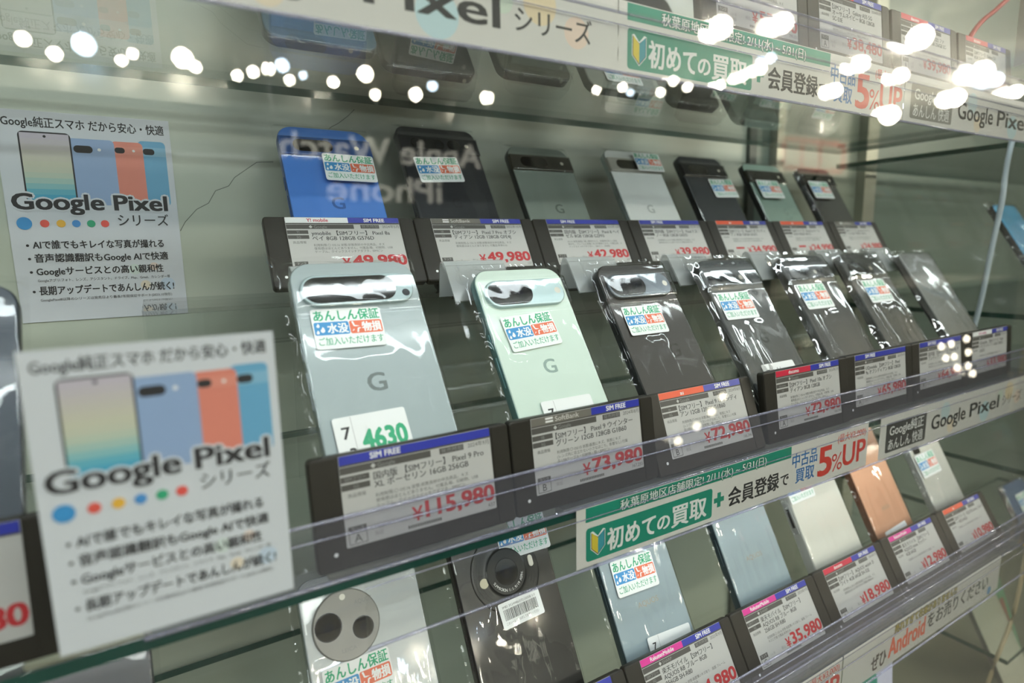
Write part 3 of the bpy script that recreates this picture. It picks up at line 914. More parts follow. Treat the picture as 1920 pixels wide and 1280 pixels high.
def sticker_part(parent, x, y, z, rot=0.0, k=1.0):
    """white guarantee sticker, 43 x 27 mm, its lower left corner at x, y"""
    if 'm' not in _ST:
        b = MB()
        b.pad(0, 0, 43, 27, 2.0, -0.12, 0, 0.05, STWHITE, n=4)
        b.text('あんしん保証', 1.6, 19.4, 5.6, 0.06, GREENTEXT, x1=41.6, bold=0.026)
        b.rrect(0.8, 9.3, 21.6, 18.0, 1.2, 0.06, STBLUE)
        b.rrect(22.0, 9.3, 42.2, 18.0, 1.2, 0.06, STORANGE)
        b.text('水没', 8.6, 10.9, 5.0, 0.12, STWHITE, x1=20.8, bold=0.034)
        b.text('物損', 29.6, 10.9, 5.0, 0.12, STWHITE, x1=41.4, bold=0.034)
        for cx, cy, r in ((3.2, 15.4, 0.9), (5.6, 12.3, 1.3), (2.6, 11.0, 0.9)):
            b.flat([(cx + r * sin(a), cy + r * cos(a) * (1 if abs(a) > 1.2 else 1.9)) for a in [2 * pi * q / 14 for q in range(14)]], 0.12, STWHITE)
        b.flat([(23.4, 17.4), (24.6, 17.6), (25.2, 14.9), (28.2, 14.2), (25.6, 13.9), (24.4, 14.2)], 0.12, STWHITE)
        b.flat([(25.8, 10.0), (26.9, 9.9), (27.4, 12.2), (29.0, 12.6), (27.6, 13.2), (26.6, 12.8)], 0.12, STWHITE)
        b.flat([(22.8, 10.6), (24.6, 11.7), (24.2, 12.3)], 0.12, STWHITE)
        b.text('ご加入いただけます', 2.2, 2.9, 4.1, 0.06, GREENTEXT, x1=41.4, bold=0.012)
        o = b.build('guarantee_sticker', parent)
        _ST['m'] = o.data
    else:
        o = bpy.data.objects.new('guarantee_sticker', _ST['m'])
        COL.objects.link(o)
        o.parent = parent
    o.matrix_local = Matrix.Translation((x * S, y * S, z * S)) @ Matrix.Rotation(rot, 4, 'Z') @ Matrix.Scale(k, 4)
    return o


def sleeve(parent, w, L, t, bars, seed, amp=0.5, margin=5.0, material=None, top=7.0, keep=None):
    """clear plastic bag laid over the phone, creased, hanging past its edges; bars = [(y0, y1, height)]; keep = (x0,y0,x1,y1) pulled flat"""
    nu, nv = 44, 78
    x0, x1, y0, y1 = -margin, w + margin * 0.7, -2.0, L + top

    def sm(a):
        a = max(0.0, min(1.0, a))
        return a * a * (3 - 2 * a)

    def fn(u, v):
        x = x0 + (x1 - x0) * u
        y = y0 + (y1 - y0) * v
        dx = max(-x, x - w, 0)
        dy = max(y - L, -y * 0.5, 0)
        d = sqrt(dx * dx + dy * dy)
        h = 0.75
        for ya, yb, hh in bars:
            h += hh * sm((y - ya + 2.2) / 2.2) * sm((yb + 2.2 - y) / 2.2)
        n1 = noise.noise(Vector((x * 0.07 + seed * 7.3, y * 0.009 + seed, seed * 3.1)))
        n2 = noise.noise(Vector((x * 0.024 + seed, y * 0.02 + x * 0.006, seed * 1.7 + 9)))
        n3 = noise.noise(Vector((x * 0.09 + y * 0.04 + seed, y * 0.07, seed * 5.5)))
        ridge = max(0.0, 1 - abs(n1) * 5.0) ** 2
        wr = amp * (2.2 * n2 + 1.1 * ridge * sm((L * 0.75 - y) / 50) + 0.22 * n3)
        inside = 1 - sm(d / 3.0)
        if keep:
            kx = max(keep[0] - x, x - keep[2], 0)
            ky = max(keep[1] - y, y - keep[3], 0)
            wr *= 0.12 + 0.88 * sm(sqrt(kx * kx + ky * ky) / 6)
        h = h + max(-0.5, wr)
        hout = -t * 0.55 + 2.2 * amp * n2 + 2.0 * n3
        z = h * inside + hout * (1 - inside)
        return (x, y, z)
    b = MB()
    b.grid(nu, nv, fn, material or FILM)
    # crumpled ear at the upper left corner
    rnd = random.Random(seed)
    pts = []
    for a in range(5):
        for c in range(5):
            pts.append((-margin - 4.5 * a / 4 + rnd.uniform(-.9, .9), L - 10 + 4.2 * c + rnd.uniform(-1, 1) + a * 0.8, -t * 0.5 + rnd.uniform(-1.8, 1.8)))
    f = [(a * 5 + c, a * 5 + c + 1, (a + 1) * 5 + c + 1, (a + 1) * 5 + c) for a in range(4) for c in range(4)]
    if amp > 0.3:
        b.add(pts, f, material or FILM, False)
    return b.build('plastic_sleeve', parent)


def phone(label, loc, tilt, w, L, back, t=8.5, r=9.0, frame=None, rough=0.35, cam_kind=None, barcol=None, sticker=None, film=None, logo=None, logocol=None,
          twist=0.0, buttons=True, group='phones on display', margin=5.0, spin=0.0, metal=0.0, side=1):
    o = thing('smartphone', label, 'phone', loc, radians(tilt), spin, group, twist)
    bm_ = back if not isinstance(back, str) else mat('phone_back_' + back, back, rough, coat=0.35, vary=0.02, metal=metal)
    fm = frame or FRAMEDARK
    b = MB()
    b.pad(0, 0, w, L, r, -t, -0.7, 0.5, fm, n=8, e0=1.3)
    b.build('frame', o)
    b = MB()
    b.pad(0.35, 0.35, w - 0.35, L - 0.35, r - 0.35, -0.8, 0, 0.75, bm_, n=8)
    b.build('back_cover', o)
    b = MB()
    b.pad(2, 2, w - 2, L - 2, r - 2, -t - 0.15, -t + 0.2, 0.05, SCREENB, n=6)
    b.build('screen', o)
    if buttons:
        for ya, yb in ((L * 0.62, L * 0.69), (L * 0.44, L * 0.58)):
            b = MB()
            b.pad(0, ya, 0.9, yb, 0.4, -t * 0.68, -t * 0.36, 0.2, fm, n=3, M=Matrix.Translation((-0.55, 0, 0)))
            b.build('side_button', o)
    bars = []
    kind = cam_kind
    if kind in ('island_pro', 'island'):
        ya, yb = L - 31.0, L - 10.0
        xa, xb = 4.0, w - 3.6
        zc = 2.6
        b = MB()
        stadium(b, xa, ya, xb, yb, -0.2, zc, 1.0, barcol or bm_)
        bar = b.build('camera_bar', o)
        xw = w - 15.0 if kind == 'island_pro' else w * 0.57
        b = MB()
        stadium(b, xa + 1.8, ya + 1.8, xw, yb - 1.8, zc - 0.1, zc + 0.12, 0.08, LENSGLASS)
        b.build('camera_window', bar)
        b = MB()
        b.disc(w - 9.5, (ya + yb) / 2 - (4.5 if kind == 'island_pro' else 0), 2.5, zc + 0.06, LENSRING if kind == 'island_pro' else FLASH)
        b.build('flash', bar)
        for q in ((0.2, 0.5, 0.8) if kind == 'island_pro' else (0.3, 0.72)):
            b = MB()
            cx = xa + 1.8 + (xw - xa - 1.8) * q
            b.disc(cx, (ya + yb) / 2, 5.2, zc + 0.14, mat('lens_black', '0a0a0c', 0.08, coat=1.0, vary=0))
            b.disc(cx, (ya + yb) / 2, 2.4, zc + 0.16, mat('lens_core', '1b1e2a', 0.03, coat=1.0, vary=0))
            b.build('lens', bar)
        bars = [(ya - 0.5, yb + 0.5, zc + 0.2)]
    elif kind and kind.startswith('visor'):
        ya, yb = L - 28.5, L - 11.0
        zc = 2.0
        b = MB()
        b.pad(-0.15, ya, w + 0.15, yb, 1.2, -2.5, zc, 1.1, barcol or bm_)
        bar = b.build('camera_bar', o)
        yc = (ya + yb) / 2
        wins = {'visor': [(10, 41)], 'visor3': [(10, 42), (45, 58)], 'visor_dark': [(8, 44)]}[kind]
        for xa, xb in wins:
            b = MB()
            stadium(b, xa, yc - 5.8, xb, yc + 5.8, zc - 0.1, zc + 0.15, 0.08, LENSGLASS)
            b.build('camera_window', bar)
            b = MB()
            for cx in ((xa + 6.2, xb - 6.2) if xb - xa > 20 else ((xa + xb) / 2,)):
                b.disc(cx, yc, 3.8, zc + 0.18, mat('lens_black', '0a0a0c', 0.08, coat=1.0, vary=0))
                b.disc(cx, yc, 1.5, zc + 0.20, mat('lens_core', '1b1e2a', 0.03, coat=1.0, vary=0))
            b.build('lens', bar)
        b = MB()
        b.disc(w - 12.5, yc, 1.9, zc + 0.1, FLASH)
        b.build('flash', bar)
        bars = [(ya, yb, zc)]
    elif kind == 'oval':
        yc = L - 20
        b = MB()
        stadium(b, 7.0, yc - 8.6, 41, yc + 8.6, -0.1, 0.9, 0.4, LENSGLASS)
        bar = b.build('camera_window', o)
        b = MB()
        for cx in (17, 31):
            b.disc(cx, yc, 5.6, 0.95, mat('lens_black', '0a0a0c', 0.08, coat=1.0, vary=0))
            b.disc(cx, yc, 2.2, 0.98, mat('lens_core', '1b1e2a', 0.03, coat=1.0, vary=0))
        b.build('lens', bar)
        b = MB()
        b.disc(48.5, yc + 0.8, 2.4, 0.06, FLASH)
        b.build('flash', o)
        bars = [(yc - 9, yc + 9, 0.9)]
    if logo:
        b = MB()
        lm = logocol or mat('logo_tone', '8d9a9c', 0.3, vary=0)
        txt, lx, ly, lh, lw = logo
        b.text(txt, lx, ly, lh, 0.07, lm, x1=lx + lw, bold=0.02 if txt == 'G' else 0.0)
        b.build('logo', o)
    keep = None
    zst = 0.25
    if sticker:
        sx, sy, rot, ks = sticker
        keep = (sx - 1, sy - 1, sx + 44 * ks, sy + 28 * ks)
    if film:
        sleeve(o, w, L, t, bars, film[0], film[1], margin, film[2] if len(film) > 2 else None, keep=keep)
        zst = 1.25
    if sticker:
        if cam_kind and (sy + 27 * ks) > L - 31:
            zst += 3.0
        sticker_part(o, sx, sy, zst, rot, ks)
    return o


def inventory_label(parent, x, y, w, h, z, rot=0.0, num='', big='', small=''):
    b = MB()
    b.pad(0, 0, w, h, 1.6, -0.1, 0, 0.04, STWHITE, n=4)
    if num:
        b.text(num, 4.0, h * 0.52, h * 0.26, 0.06, INK, bold=0.02)
        b.rect(w * 0.24, 0.5, w * 0.24 + 0.2, h - 0.5, 0.05, SOFTINK)
    if big:
        b.text(big, w * 0.34, h * 0.22, h * 0.42, 0.06, GREENTEXT, x1=w * 0.94, bold=0.045)
        b.text('3', 6.0, h * 0.06, h * 0.26, 0.06, INK, bold=0.02)
        b.rect(w * 0.3, h * 0.12, w * 0.96, h * 0.135, 0.05, GREENTEXT)
    if small:
        b.text(small, w * 0.4, h * 0.7, h * 0.12, 0.06, GREYINK)
    o = b.build('inventory_label', parent)
    o.matrix_local = Matrix.Translation((x * S, y * S, z * S)) @ Matrix.Rotation(rot, 4, 'Z')
    return o


MA = 56.4
my, mz = -0.7, -46.3
porcelain = mat('phone_porcelain', 'a9b7b9', 0.3, coat=0.4, vary=0.02)
porcbar = mat('phone_porcelain_bar', 'aec0c2', 0.3, metal=0.25, vary=0.02)
mint = mat('phone_mint', 'd9ecdf', 0.3, coat=0.4, vary=0.02)
mintbar = mat('phone_mint_bar', 'bcd2d2', 0.28, metal=0.25, vary=0.02)
MINTFRAME = mat('mint_metal_frame', '6f9a9c', 0.25, metal=0.6)
obsid = mat('phone_obsidian', '2e2b26', 0.42, coat=0.15, vary=0.05)
obsbar = mat('phone_obsidian_bar', '6f767c', 0.3, metal=0.5, vary=0.02)
slate = mat('phone_slate', '474d4f', 0.4, coat=0.2, vary=0.03)
LOGOD = mat('logo_dark', '4d4a46', 0.15, metal=0.3, vary=0)

p1 = phone('large porcelain phone with a wide black camera window and a green-numbered label, in film', (14.6, my, mz), MA, 76.6, 162.8, porcelain, frame=FRAMESILVER, cam_kind='island_pro',
           barcol=porcbar, sticker=(6.8, 105, -0.02, 0.95), film=(1, 0.5), r=13, logo=('G', 31, 77, 11, 10.5), logocol=mat('logo_silver', '98a3a3', 0.1, metal=0.5, vary=0), group='phones in the middle row')
inventory_label(p1, 7, 38, 41, 26, 1.4, 0.02, '7', '4630')
p2 = phone('pale mint green phone with a short black camera window, in film', (132.5, my, mz), MA, 72, 152.8, mint, frame=MINTFRAME, cam_kind='island', barcol=mintbar,
           sticker=(11.2, 89, 0.07, 0.95), film=(2, 0.5), r=12, logo=('G', 31, 72, 10, 9.5), logocol=mat('logo_mint', 'b0c8bf', 0.15, metal=0.3, vary=0), group='phones in the middle row')
inventory_label(p2, 18, 29, 40, 24, 1.4, 0.0, '7')
p3 = phone('black phone with a grey camera bar, in shiny film', (238.6, my, mz), MA, 72, 152.8, obsid, frame=FRAMEDARK, cam_kind='island', barcol=obsbar,
           sticker=(8.2, 90.5, 0.0, 0.9), film=(3, 0.6), r=12, logo=('G', 40, 70, 11, 10), logocol=LOGOD, group='phones in the middle row')
inventory_label(p3, 10, 14, 42, 26, 1.4, 0.03)
p4 = phone('slate phone with a flush oval camera window, in silvery film', (349.9, my, mz), MA, 73, 153.9, slate, frame=FRAMEDARK, cam_kind='oval',
           sticker=(4.5, 94, -0.01, 0.97), film=(4, 0.6, FILMSHINY), r=12, logo=('G', 35, 70, 10, 9), logocol=mat('logo_slate', '3c4244', 0.2, vary=0), group='phones in the middle row')
inventory_label(p4, 17, 27, 42, 24, 1.4, 0.0, '7', small='A-1')
p5 = phone('dark phone with a black oval camera window under brightly streaked film', (462.3, my, mz), MA, 73.3, 154.7, mat('phone_black_matte', '33373a', 0.4, coat=0.2), frame=FRAMEDARK, cam_kind='oval',
           sticker=(5, 95, 0.0, 1.0), film=(5, 0.7, FILMSHINY), r=12, group='phones in the middle row')
inventory_label(p5, 12, 18, 44, 24, 1.4, 0.0)
p6 = phone('dark phone tightly wrapped in silvery creased film, left of the plain silver phone', (562.5, my, mz), MA, 73.3, 154.7, mat('phone_charcoal', '3a3d3c', 0.4, coat=0.2), frame=FRAMEDARK, cam_kind='oval',
           sticker=(13, 94, 0.0, 1.0), film=(6, 0.9, FILMSHINY), r=12, group='phones in the middle row')
p7 = phone('plain silver phone without a sticker, nearest the side pane in the middle row', (681.7, my, mz), MA, 71.8, 152.2, mat('phone_mirror_silver', '9da19e', 0.22, metal=0.35, coat=0.6), frame=FRAMEDARK,
           film=(7, 0.35, FILMSHINY), r=7, group='phones in the middle row')
p0 = phone('dark blue-grey phone cut by the left edge of the picture, behind the front poster', (-183, my, mz), MA, 75, 157, mat('phone_dark_blue_grey', '3c4652', 0.3, coat=0.4), frame=FRAMEDARK, film=(8, 0.4), r=12, group='phones in the middle row')

# easels behind the middle row
for k, (x, lab) in enumerate(((20, 'frosted easel holding up the large porcelain phone'), (122.5, 'frosted easel holding up the mint green phone'), (228.6, 'frosted easel holding up the black phone with the grey camera bar'), (338, 'frosted easel holding up the slate phone'),
                              (448, 'frosted easel holding up the dark phone with streaked film'), (556, 'frosted easel holding up the tightly wrapped phone'), (655, 'frosted easel left of the plain silver phone'), (-200, 'frosted easel holding up the dark blue-grey phone at the left edge'))):
    b = MB()
    w = 48
    prof = [(3, -56.4), (9, -56.6), (13, -54), (88.5, 60), (104, 83.5), (106.5, 86), (109.5, 86), (111, 83.5), (113.5, 62), (128, -57)]
    th = 1.3
    for (ya, za), (yb, zb) in zip(prof[:-1], prof[1:]):
        d = Vector((0, yb - ya, zb - za)).normalized()
        n = Vector((0, -d.z, d.y)) * th
        v = [(0, ya, za), (w, ya, za), (w, yb, zb), (0, yb, zb), (0, ya + n.y, za + n.z), (w, ya + n.y, za + n.z), (w, yb + n.y, zb + n.z), (0, yb + n.y, zb + n.z)]
        b.add(v, [(3, 2, 1, 0), (4, 5, 6, 7), (0, 1, 5, 4), (1, 2, 6, 5), (2, 3, 7, 6), (3, 0, 4, 7)], FROST if za > 55 and zb > 55 else ACRYL)
    tag_obj(at(b.build('phone_easel'), x, 0, 0), lab, 'phone stand', 'frosted phone easels')

# back row
BA = 59.1
ry, rz = 153.2, 63.8
blueback = mat('phone_bay_blue', '4a84dc', 0.4, coat=0.2, vary=0.03)
bluebar = mat('phone_bay_blue_bar', '2f5899', 0.35, metal=0.3, vary=0.03)
GB = 'phones in the back row'
TF = FILMTHIN
phone('bright blue phone with a darker blue camera bar, at the back', (40.6, ry, rz), BA, 72.7, 152.1, blueback, frame=mat('blue_metal_frame', '24508f', 0.3, metal=0.6), cam_kind='visor', barcol=bluebar,
      sticker=(29.5, 98.5, -0.02, 0.95), film=(11, 0.08, TF), r=13, logo=('G', 31, 75, 10.5, 9.5), logocol=mat('logo_blue', '2d5da8', 0.4, vary=0), group=GB, margin=2.5)
phone('black phone with two camera windows in its bar, at the back', (140.3, ry, rz), BA, 76.6, 162.9, mat('phone_black_gloss', '24262b', 0.3, coat=0.5), frame=FRAMEDARK, cam_kind='visor3', barcol=mat('black_bar', '2b2c2f', 0.3, metal=0.4),
      sticker=(10.3, 102, 0.06, 0.98), film=(12, 0.10, TF), r=9, logo=('G', 34, 78, 9.5, 9), logocol=mat('logo_black', '1b1c20', 0.4, vary=0), group=GB, margin=2.5)
phone('hazel green-grey phone with no sticker, at the back', (248.6, ry, rz), BA, 70.8, 150.5, mat('phone_hazel', '838d85', 0.35, coat=0.3), frame=mat('hazel_frame', '3e4546', 0.3, metal=0.6), cam_kind='visor', barcol=mat('hazel_bar', '4f4d45', 0.35, metal=0.4),
      film=(13, 0.12, TF), r=12, logo=('G', 33, 74, 10, 9), logocol=mat('logo_hazel', '565e58', 0.3, vary=0), group=GB, margin=4)
phone('white phone with a grey camera bar half covered by its sticker, at the back', (370.4, ry, rz), BA, 73.2, 155.6, mat('phone_snow', 'f1f4f2', 0.35, coat=0.3), frame=FRAMESILVER, cam_kind='visor', barcol=mat('snow_bar', 'b3b1a8', 0.35, metal=0.15),
      sticker=(36, 127, 0.0, 0.9), film=(14, 0.1, TF), r=9, logo=('G', 30, 76, 10, 9), logocol=mat('logo_snow', 'bcc1bf', 0.3, vary=0), group=GB, margin=3)
phone('navy black phone with a peeling sticker, at the back', (478.8, ry, rz), BA, 73.2, 155.6, mat('phone_navy', '23272f', 0.35, coat=0.3), frame=FRAMEDARK, cam_kind='visor', barcol=mat('navy_bar', '2b2c2e', 0.3, metal=0.4),
      sticker=(36.5, 98, 0.03, 0.95), film=(15, 0.12, TF), r=9, group=GB, margin=3)
phone('sage green phone with a dark camera bar, at the back', (591.6, ry, rz), BA, 71.8, 152.2, mat('phone_sage', '8fa79b', 0.35, coat=0.3), frame=FRAMEDARK, cam_kind='visor_dark', barcol=mat('sage_bar', '37362f', 0.25, metal=0.3),
      sticker=(6, 98, 0.0, 0.98), film=(16, 0.1, TF), r=8, logo=('G', 38, 76, 9, 8), logocol=mat('logo_sage', '7d9489', 0.3, vary=0), group=GB, margin=3)
phone('charcoal phone with a sticker, last of the back row beside the post', (703.9, ry, rz), BA, 71.8, 152.2, mat('phone_charcoal_back', '45443f', 0.35, coat=0.3), frame=FRAMEDARK, cam_kind='visor_dark', barcol=mat('charcoal_bar', '35342f', 0.25, metal=0.3),
      sticker=(3, 101, 0.0, 1.0), film=(17, 0.14, TF), r=8, group=GB, margin=4)

# lower row
LA = 61.4
ly, lz = 2.5, -240.4
GL = 'phones in the lower row'
l1 = phone('white phone with a round two-lens camera ring, on the lower shelf', (3.1, ly, lz), LA, 75, 156, mat('phone_chalk', 'cdd3d4', 0.35, coat=0.3), frame=FRAMESILVER, film=(21, 0.4), r=9, sticker=(7, 79, 0.02, 0.95), group=GL, t=9)
b = MB()
cx, cy, rr_ = 25.5, 125, 20.5
b.loft([[(cx + q * cos(2 * pi * k / 40), cy + q * sin(2 * pi * k / 40), z) for k in range(40)] for q, z in ((rr_, -0.2), (rr_, 1.4), (rr_ - 0.8, 2.0))], mat('chalk_camera_ring', '9a9893', 0.45, metal=0.1))
ringo = b.build('camera_ring', l1)
for lx, ly_, lr in ((14.5, 126.5, 8.2), (34.8, 120.5, 6.6)):
    b = MB()
    b.disc(lx, ly_, lr, 2.06, LENSRING)
    b.disc(lx, ly_, lr - 0.6, 2.1, LENSGLASS)
    b.disc(lx, ly_, lr * 0.35, 2.14, mat('lens_core', '1b1e2a', 0.03, coat=1.0, vary=0))
    b.build('lens', ringo)
b = MB(); b.disc(25.5, 141, 1.8, 2.06, FLASH); b.build('flash', ringo)
b = MB(); b.text('AQUOS', 32, 134.5, 2.6, 2.06, SOFTINK, x1=43); b.text('LEICA', 20, 110, 2.2, 2.06, SOFTINK, x1=29); b.build('lettering', ringo)

l2 = phone('black phone with a very large ridged camera disc and a barcode label, lower shelf', (103.9, ly, lz), LA, 77, 161, mat('phone_onyx', '1d1e1c', 0.35, coat=0.35), frame=mat('onyx_frame', '3a2f33', 0.25, metal=0.6), film=(22, 0.65), r=9,
           sticker=(37, 131.5, -0.02, 0.98), group=GL, t=9.3)
b = MB()
cx, cy = 38, 124
prof = [(27, -0.2), (27, 0.5)] + [(26.6 - 1.15 * q, 0.6 + (0.35 if q % 2 else 0.05)) for q in range(9)] + [(15.5, 1.5), (15, 1.7)]
b.loft([[(cx + q * cos(2 * pi * k / 56), cy + q * sin(2 * pi * k / 56), z) for k in range(56)] for q, z in prof], mat('black_camera_disc', '2a2b2a', 0.3, metal=0.3))
disc = b.build('camera_disc', l2)
b = MB()
for q, z, m in ((9.2, 1.76, LENSRING), (8.6, 1.8, mat('lens_black', '0a0a0c', 0.08, coat=1.0, vary=0)), (4.6, 1.84, mat('lens_core', '1b1e2a', 0.03, coat=1.0, vary=0)), (1.8, 1.88, LENSGLASS)):
    b.disc(cx, cy, q, z, m, n=40)
b.build('lens', disc)
b = MB(); b.disc(19.5, 121, 3.3, 1.2, mat('small_lens_gold', 'd8d3bd', 0.15, metal=0.4)); b.build('lens', disc)
b = MB(); stadium(b, 57, 122, 61, 130, 0.9, 1.5, 0.3, FLASH); b.build('flash', disc)
b = MB()
txt = 'SUMMICRON 1:1.9/19 ASPH.'
for k, ch in enumerate(txt):
    if ch == ' ':
        continue
    a = radians(205 + 140 * k / (len(txt) - 1))
    M = Matrix.Translation((cx + 13.2 * cos(a), cy + 13.2 * sin(a), 0)) @ Matrix.Rotation(a + pi / 2, 4, 'Z')
    b.text(ch, 0, 0, 1.9, 1.78, WHITE, anchor='c', M=M)
b.build('lettering', disc)
b = MB(); b.text('AQUOS', 24, 76, 4.2, 0.07, mat('onyx_logo', '55564f', 0.25, metal=0.4, vary=0), x1=45); b.build('logo', l2)
b = MB()
b.pad(0, 0, 34, 17, 1.2, -0.1, 0, 0.04, STWHITE, n=4)
b.text('IMEI 352498637215058 1/1', 3, 13.2, 1.5, 0.06, GREYINK, x1=30)
rnd = random.Random(4)
x = 3.0
while x < 30:
    wd = rnd.choice((0.25, 0.4, 0.6))
    b.rect(x, 5.2, x + wd, 12.2, 0.06, INK)
    x += wd + rnd.choice((0.25, 0.4, 0.55))
b.text('このシールは、はがしてお使いください', 3, 2.4, 1.5, 0.06, GREYINK, x1=30)
bl = b.build('barcode_label', l2)
bl.matrix_local = Matrix.Translation((26 * S, 88 * S, 1.35 * S)) @ Matrix.Rotation(0.05, 4, 'Z')

steel = mat('phone_steel_blue', '97a8ae', 0.35, coat=0.3, vary=0.03)
STEELF = mat('steel_blue_frame', '3f5560', 0.3, metal=0.6)
GOLDL = mat('pale_gold_logo', 'cfc8b4', 0.25, metal=0.4, vary=0)
for x, lab, st, fs, amp in ((219.5, 'steel blue phone with a guarantee sticker above its lettering, lower shelf', (9, 79, -0.03, 0.98), 23, 0.55), (347.3, 'steel blue phone without a sticker, between the stickered one and the white cased phone', None, 24, 0.6)):
    q = phone(lab, (x, ly, lz), LA, 71, 159, steel, frame=STEELF, film=(fs, amp), r=8, sticker=st, group=GL)
    b = MB()
    rings = [[(36 + rad * cos(2 * pi * k / 40), 124 + rad * sin(2 * pi * k / 40), z) for k in range(40)] for rad, z in ((14, -0.2), (14, 0.9), (13, 1.3))]
    b.loft(rings, LENSGLASS)
    b.build('camera_disc', q)
    b = MB(); b.text('AQUOS', 25, 67, 4.0, 0.07, GOLDL, x1=46); b.build('logo', q)
    if fs == 23:
        inventory_label(q, 22, 26, 44, 20, 1.4, -0.05, '7')
l5 = phone('off-white phone in a white case with a slot in its left side, lower shelf', (454.1, ly, lz), LA, 79, 168, mat('phone_offwhite_case', 'd5d3c8', 0.5, coat=0.1), frame=mat('white_case_side', 'cfcfc8', 0.45), film=(25, 0.15, TF), r=10,
           sticker=(0.5, 97, 0.02, 0.9), group=GL, t=11, buttons=False)
b = MB(); stadium(b, -0.7, 70, 0.3, 100, -8.5, -2.5, 0.2, mat('case_slot_rim', 'b9b9b5', 0.4)); slot = b.build('side_slot', l5)
b = MB(); b.pad(-0.95, 76, -0.6, 94, 0.15, -7, -4, 0.1, INK, n=3); b.build('slot_opening', slot)
l6 = phone('copper coloured phone on the lower shelf', (561.5, ly, lz), LA, 70, 147, mat('phone_copper', 'cf9c7e', 0.3, metal=0.25, coat=0.35), frame=mat('copper_frame', '8a5d49', 0.3, metal=0.6), film=(26, 0.5), r=6, group=GL)
b = MB(); b.text('AQUOS', 27, 60, 3.4, 0.07, GOLDL, x1=42); b.build('logo', l6)
inventory_label(l6, 14, 24, 42, 16, 1.4, 0.06)
l7 = phone('small silver-white phone at the end of the lower shelf', (683.1, ly, lz), LA, 68, 140, mat('phone_silver_white', 'c9cbc4', 0.3, metal=0.2, coat=0.3), frame=mat('silver_white_side', 'b9bbb8', 0.3, metal=0.5), film=(27, 0.4), r=6,
           sticker=(3, 72, 0.04, 0.98), group=GL)
b = MB(); b.pad(6, 100, 20, 113, 2.5, -0.1, 0.9, 0.3, LENSGLASS); b.build('camera_window', l7)
l0 = phone('dark navy phone at the bottom left corner, below the front poster', (-150, ly, lz), LA, 77, 165, mat('phone_deep_navy', '2d3440', 0.3, coat=0.4), frame=FRAMEDARK, film=(28, 0.4), r=9, group=GL)

# upper shelf, seen through the glass from below
GU = 'phones on the upper shelf'
for x, y, w, L, c, lab in ((20, 127, 72, 150, '50697c', 'slate-blue phone on the upper shelf, seen through the glass above the blue phone'), (104, 150, 74, 155, '3b3f3a', 'dark phone on the upper shelf, seen through the glass above the black phone'),
                     (186, 126, 66, 150, '4c4f46', 'olive-dark phone on the upper shelf, right of the dark one seen through the glass'), (273, 129, 76, 158, '8f958d', 'pale grey phone with a sticker on the upper shelf, seen from below'),
                     (376, 137, 66, 150, '33362f', 'black phone on the upper shelf, above the white phone at the back'), (500, 164, 74, 150, '5e6a60', 'grey-green phone on the upper shelf, above the sage phone')):
    phone(lab, (x, y, 226.5), 58, w, L, c, r=9, rough=0.2, frame=FRAMEDARK, film=(31 + x, 0.12, TF), group=GU, sticker=((20, 8, 0.0, 0.95) if x == 273 else None), margin=2)

# neighbouring bay
GN = 'phones in the neighbouring bay'
phone('cyan phone in clear film beyond the side pane', (940, 12, 9), 58, 74, 156, mat('phone_cyan', '3aa0cf', 0.25, coat=0.5), film=(41, 0.5), r=8, group=GN)
phone('navy blue phone in film with a sticker, low beyond the side pane', (1046, 5, -421), 60, 74, 156, mat('phone_navy_blue', '3f5f86', 0.3, coat=0.4), film=(42, 0.5), r=8, sticker=(22, 110, 0, 1.0), group=GN)
phone('beige tablet-like phone leaning in the lowest neighbouring bay', (985, 5, -618), 62, 84, 170, mat('phone_beige', 'd2d0ba', 0.4, coat=0.2), frame=mat('beige_side', '5c5c57', 0.4), film=(43, 0.3), r=10, group=GN)
b = MB(); b.box(0, -2, 0, 70, 0, 150, mat('leaflet_green', '5f9a72', 0.5)); b.box(26, -2.6, 30, 60, -2, 120, mat('leaflet_red', '9a5a4a', 0.5))
o = b.build('leaflet'); o.matrix_world = Matrix.Translation(W(1092, 60, -630)) @ Matrix.Rotation(radians(-20), 4, 'X')
tag_obj(o, 'green and red leaflet leaning behind the beige phone', 'leaflet')

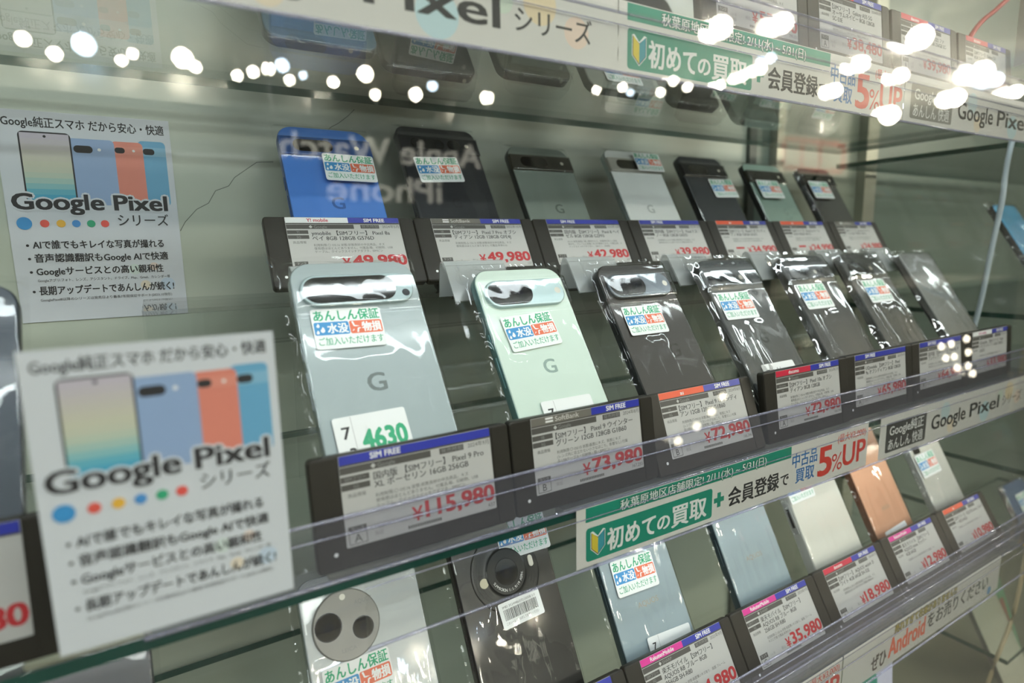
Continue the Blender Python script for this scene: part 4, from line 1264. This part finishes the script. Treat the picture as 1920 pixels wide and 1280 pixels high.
# promotion card under the lower banner
b = MB()
b.pad(0, 0, 96, 300, 4, -1.5, 0, 0.2, mat('card_lavender', 'c9cbe0', 0.5), n=4)
b.pad(20, 190, 66, 292, 9, 0, 0.4, 0.1, GREEN, n=6)
o = b.build('promotion_card'); o.matrix_world = Matrix.Translation(W(478, -18, -630)) @ Matrix.Rotation(radians(86), 4, 'X')
tag_obj(o, 'lavender card with a rounded green panel standing under the lower banner', 'card')

# cables
CABW = mat('white_cable', 'b9c6cb', 0.4)
CABB = mat('beige_cable', 'a3936f', 0.5)
CABR = mat('red_cable', 'b5322e', 0.4)


def cable(label, pts, r, m):
    c = []
    n = len(pts)
    for i in range(n - 1):
        p0, p1_, p2_, p3_ = [Vector(pts[max(0, min(n - 1, k))]) for k in (i - 1, i, i + 1, i + 2)]
        for s in range(6):
            u = s / 6
            c.append(0.5 * ((2 * p1_) + (p2_ - p0) * u + (2 * p0 - 5 * p1_ + 4 * p2_ - p3_) * u * u + (3 * p1_ - p0 - 3 * p2_ + p3_) * u ** 3))
    c.append(Vector(pts[-1]))
    b = MB(); b.tube(c, r, m, 8)
    o = b.build('cable'); at(o, 0, 0, 0)
    return tag_obj(o, label, 'cable')


cable('white cable hanging from the upper shelf end beside the side pane', [(790, 22, 218), (791, 26, 200), (795, 30, 168), (794, 30, 137), (790, 34, 80), (787, 38, 20), (786, 44, -20), (788, 55, -56)], 3.0, CABW)
cable('beige cable hanging beside the right end of the lower shelf', [(798, -30, -60), (799, -30, -150), (797, -30, -240), (780, -30, -340), (735, -30, -400), (715, -20, -520), (720, -10, -626)], 2.2, CABB)
cable('thin beige cable curving under the leaflet in the neighbouring bay', [(1000, 0, -430), (985, 0, -500), (950, 0, -560), (900, 0, -612), (860, 0, -626)], 2.2, CABB)
cable('red cable rising behind the upper rail to the top right', [(600, 8, 252), (640, 8, 294), (680, 8, 318), (720, 10, 345), (788, 20, 420), (788, 20, 800)], 2.2, CABR)
b = MB(); b.box(-11, -0.5, 0, 11, 0, 62, PAPER)
o = b.build('hang_tag'); o.matrix_world = Matrix.Translation(W(690, -12, 262)) @ Matrix.Rotation(radians(55), 4, 'Z')
tag_obj(o, 'white paper slip standing sideways by the red cable at the top right', 'paper slip')

bpy.data.objects.remove(_to)
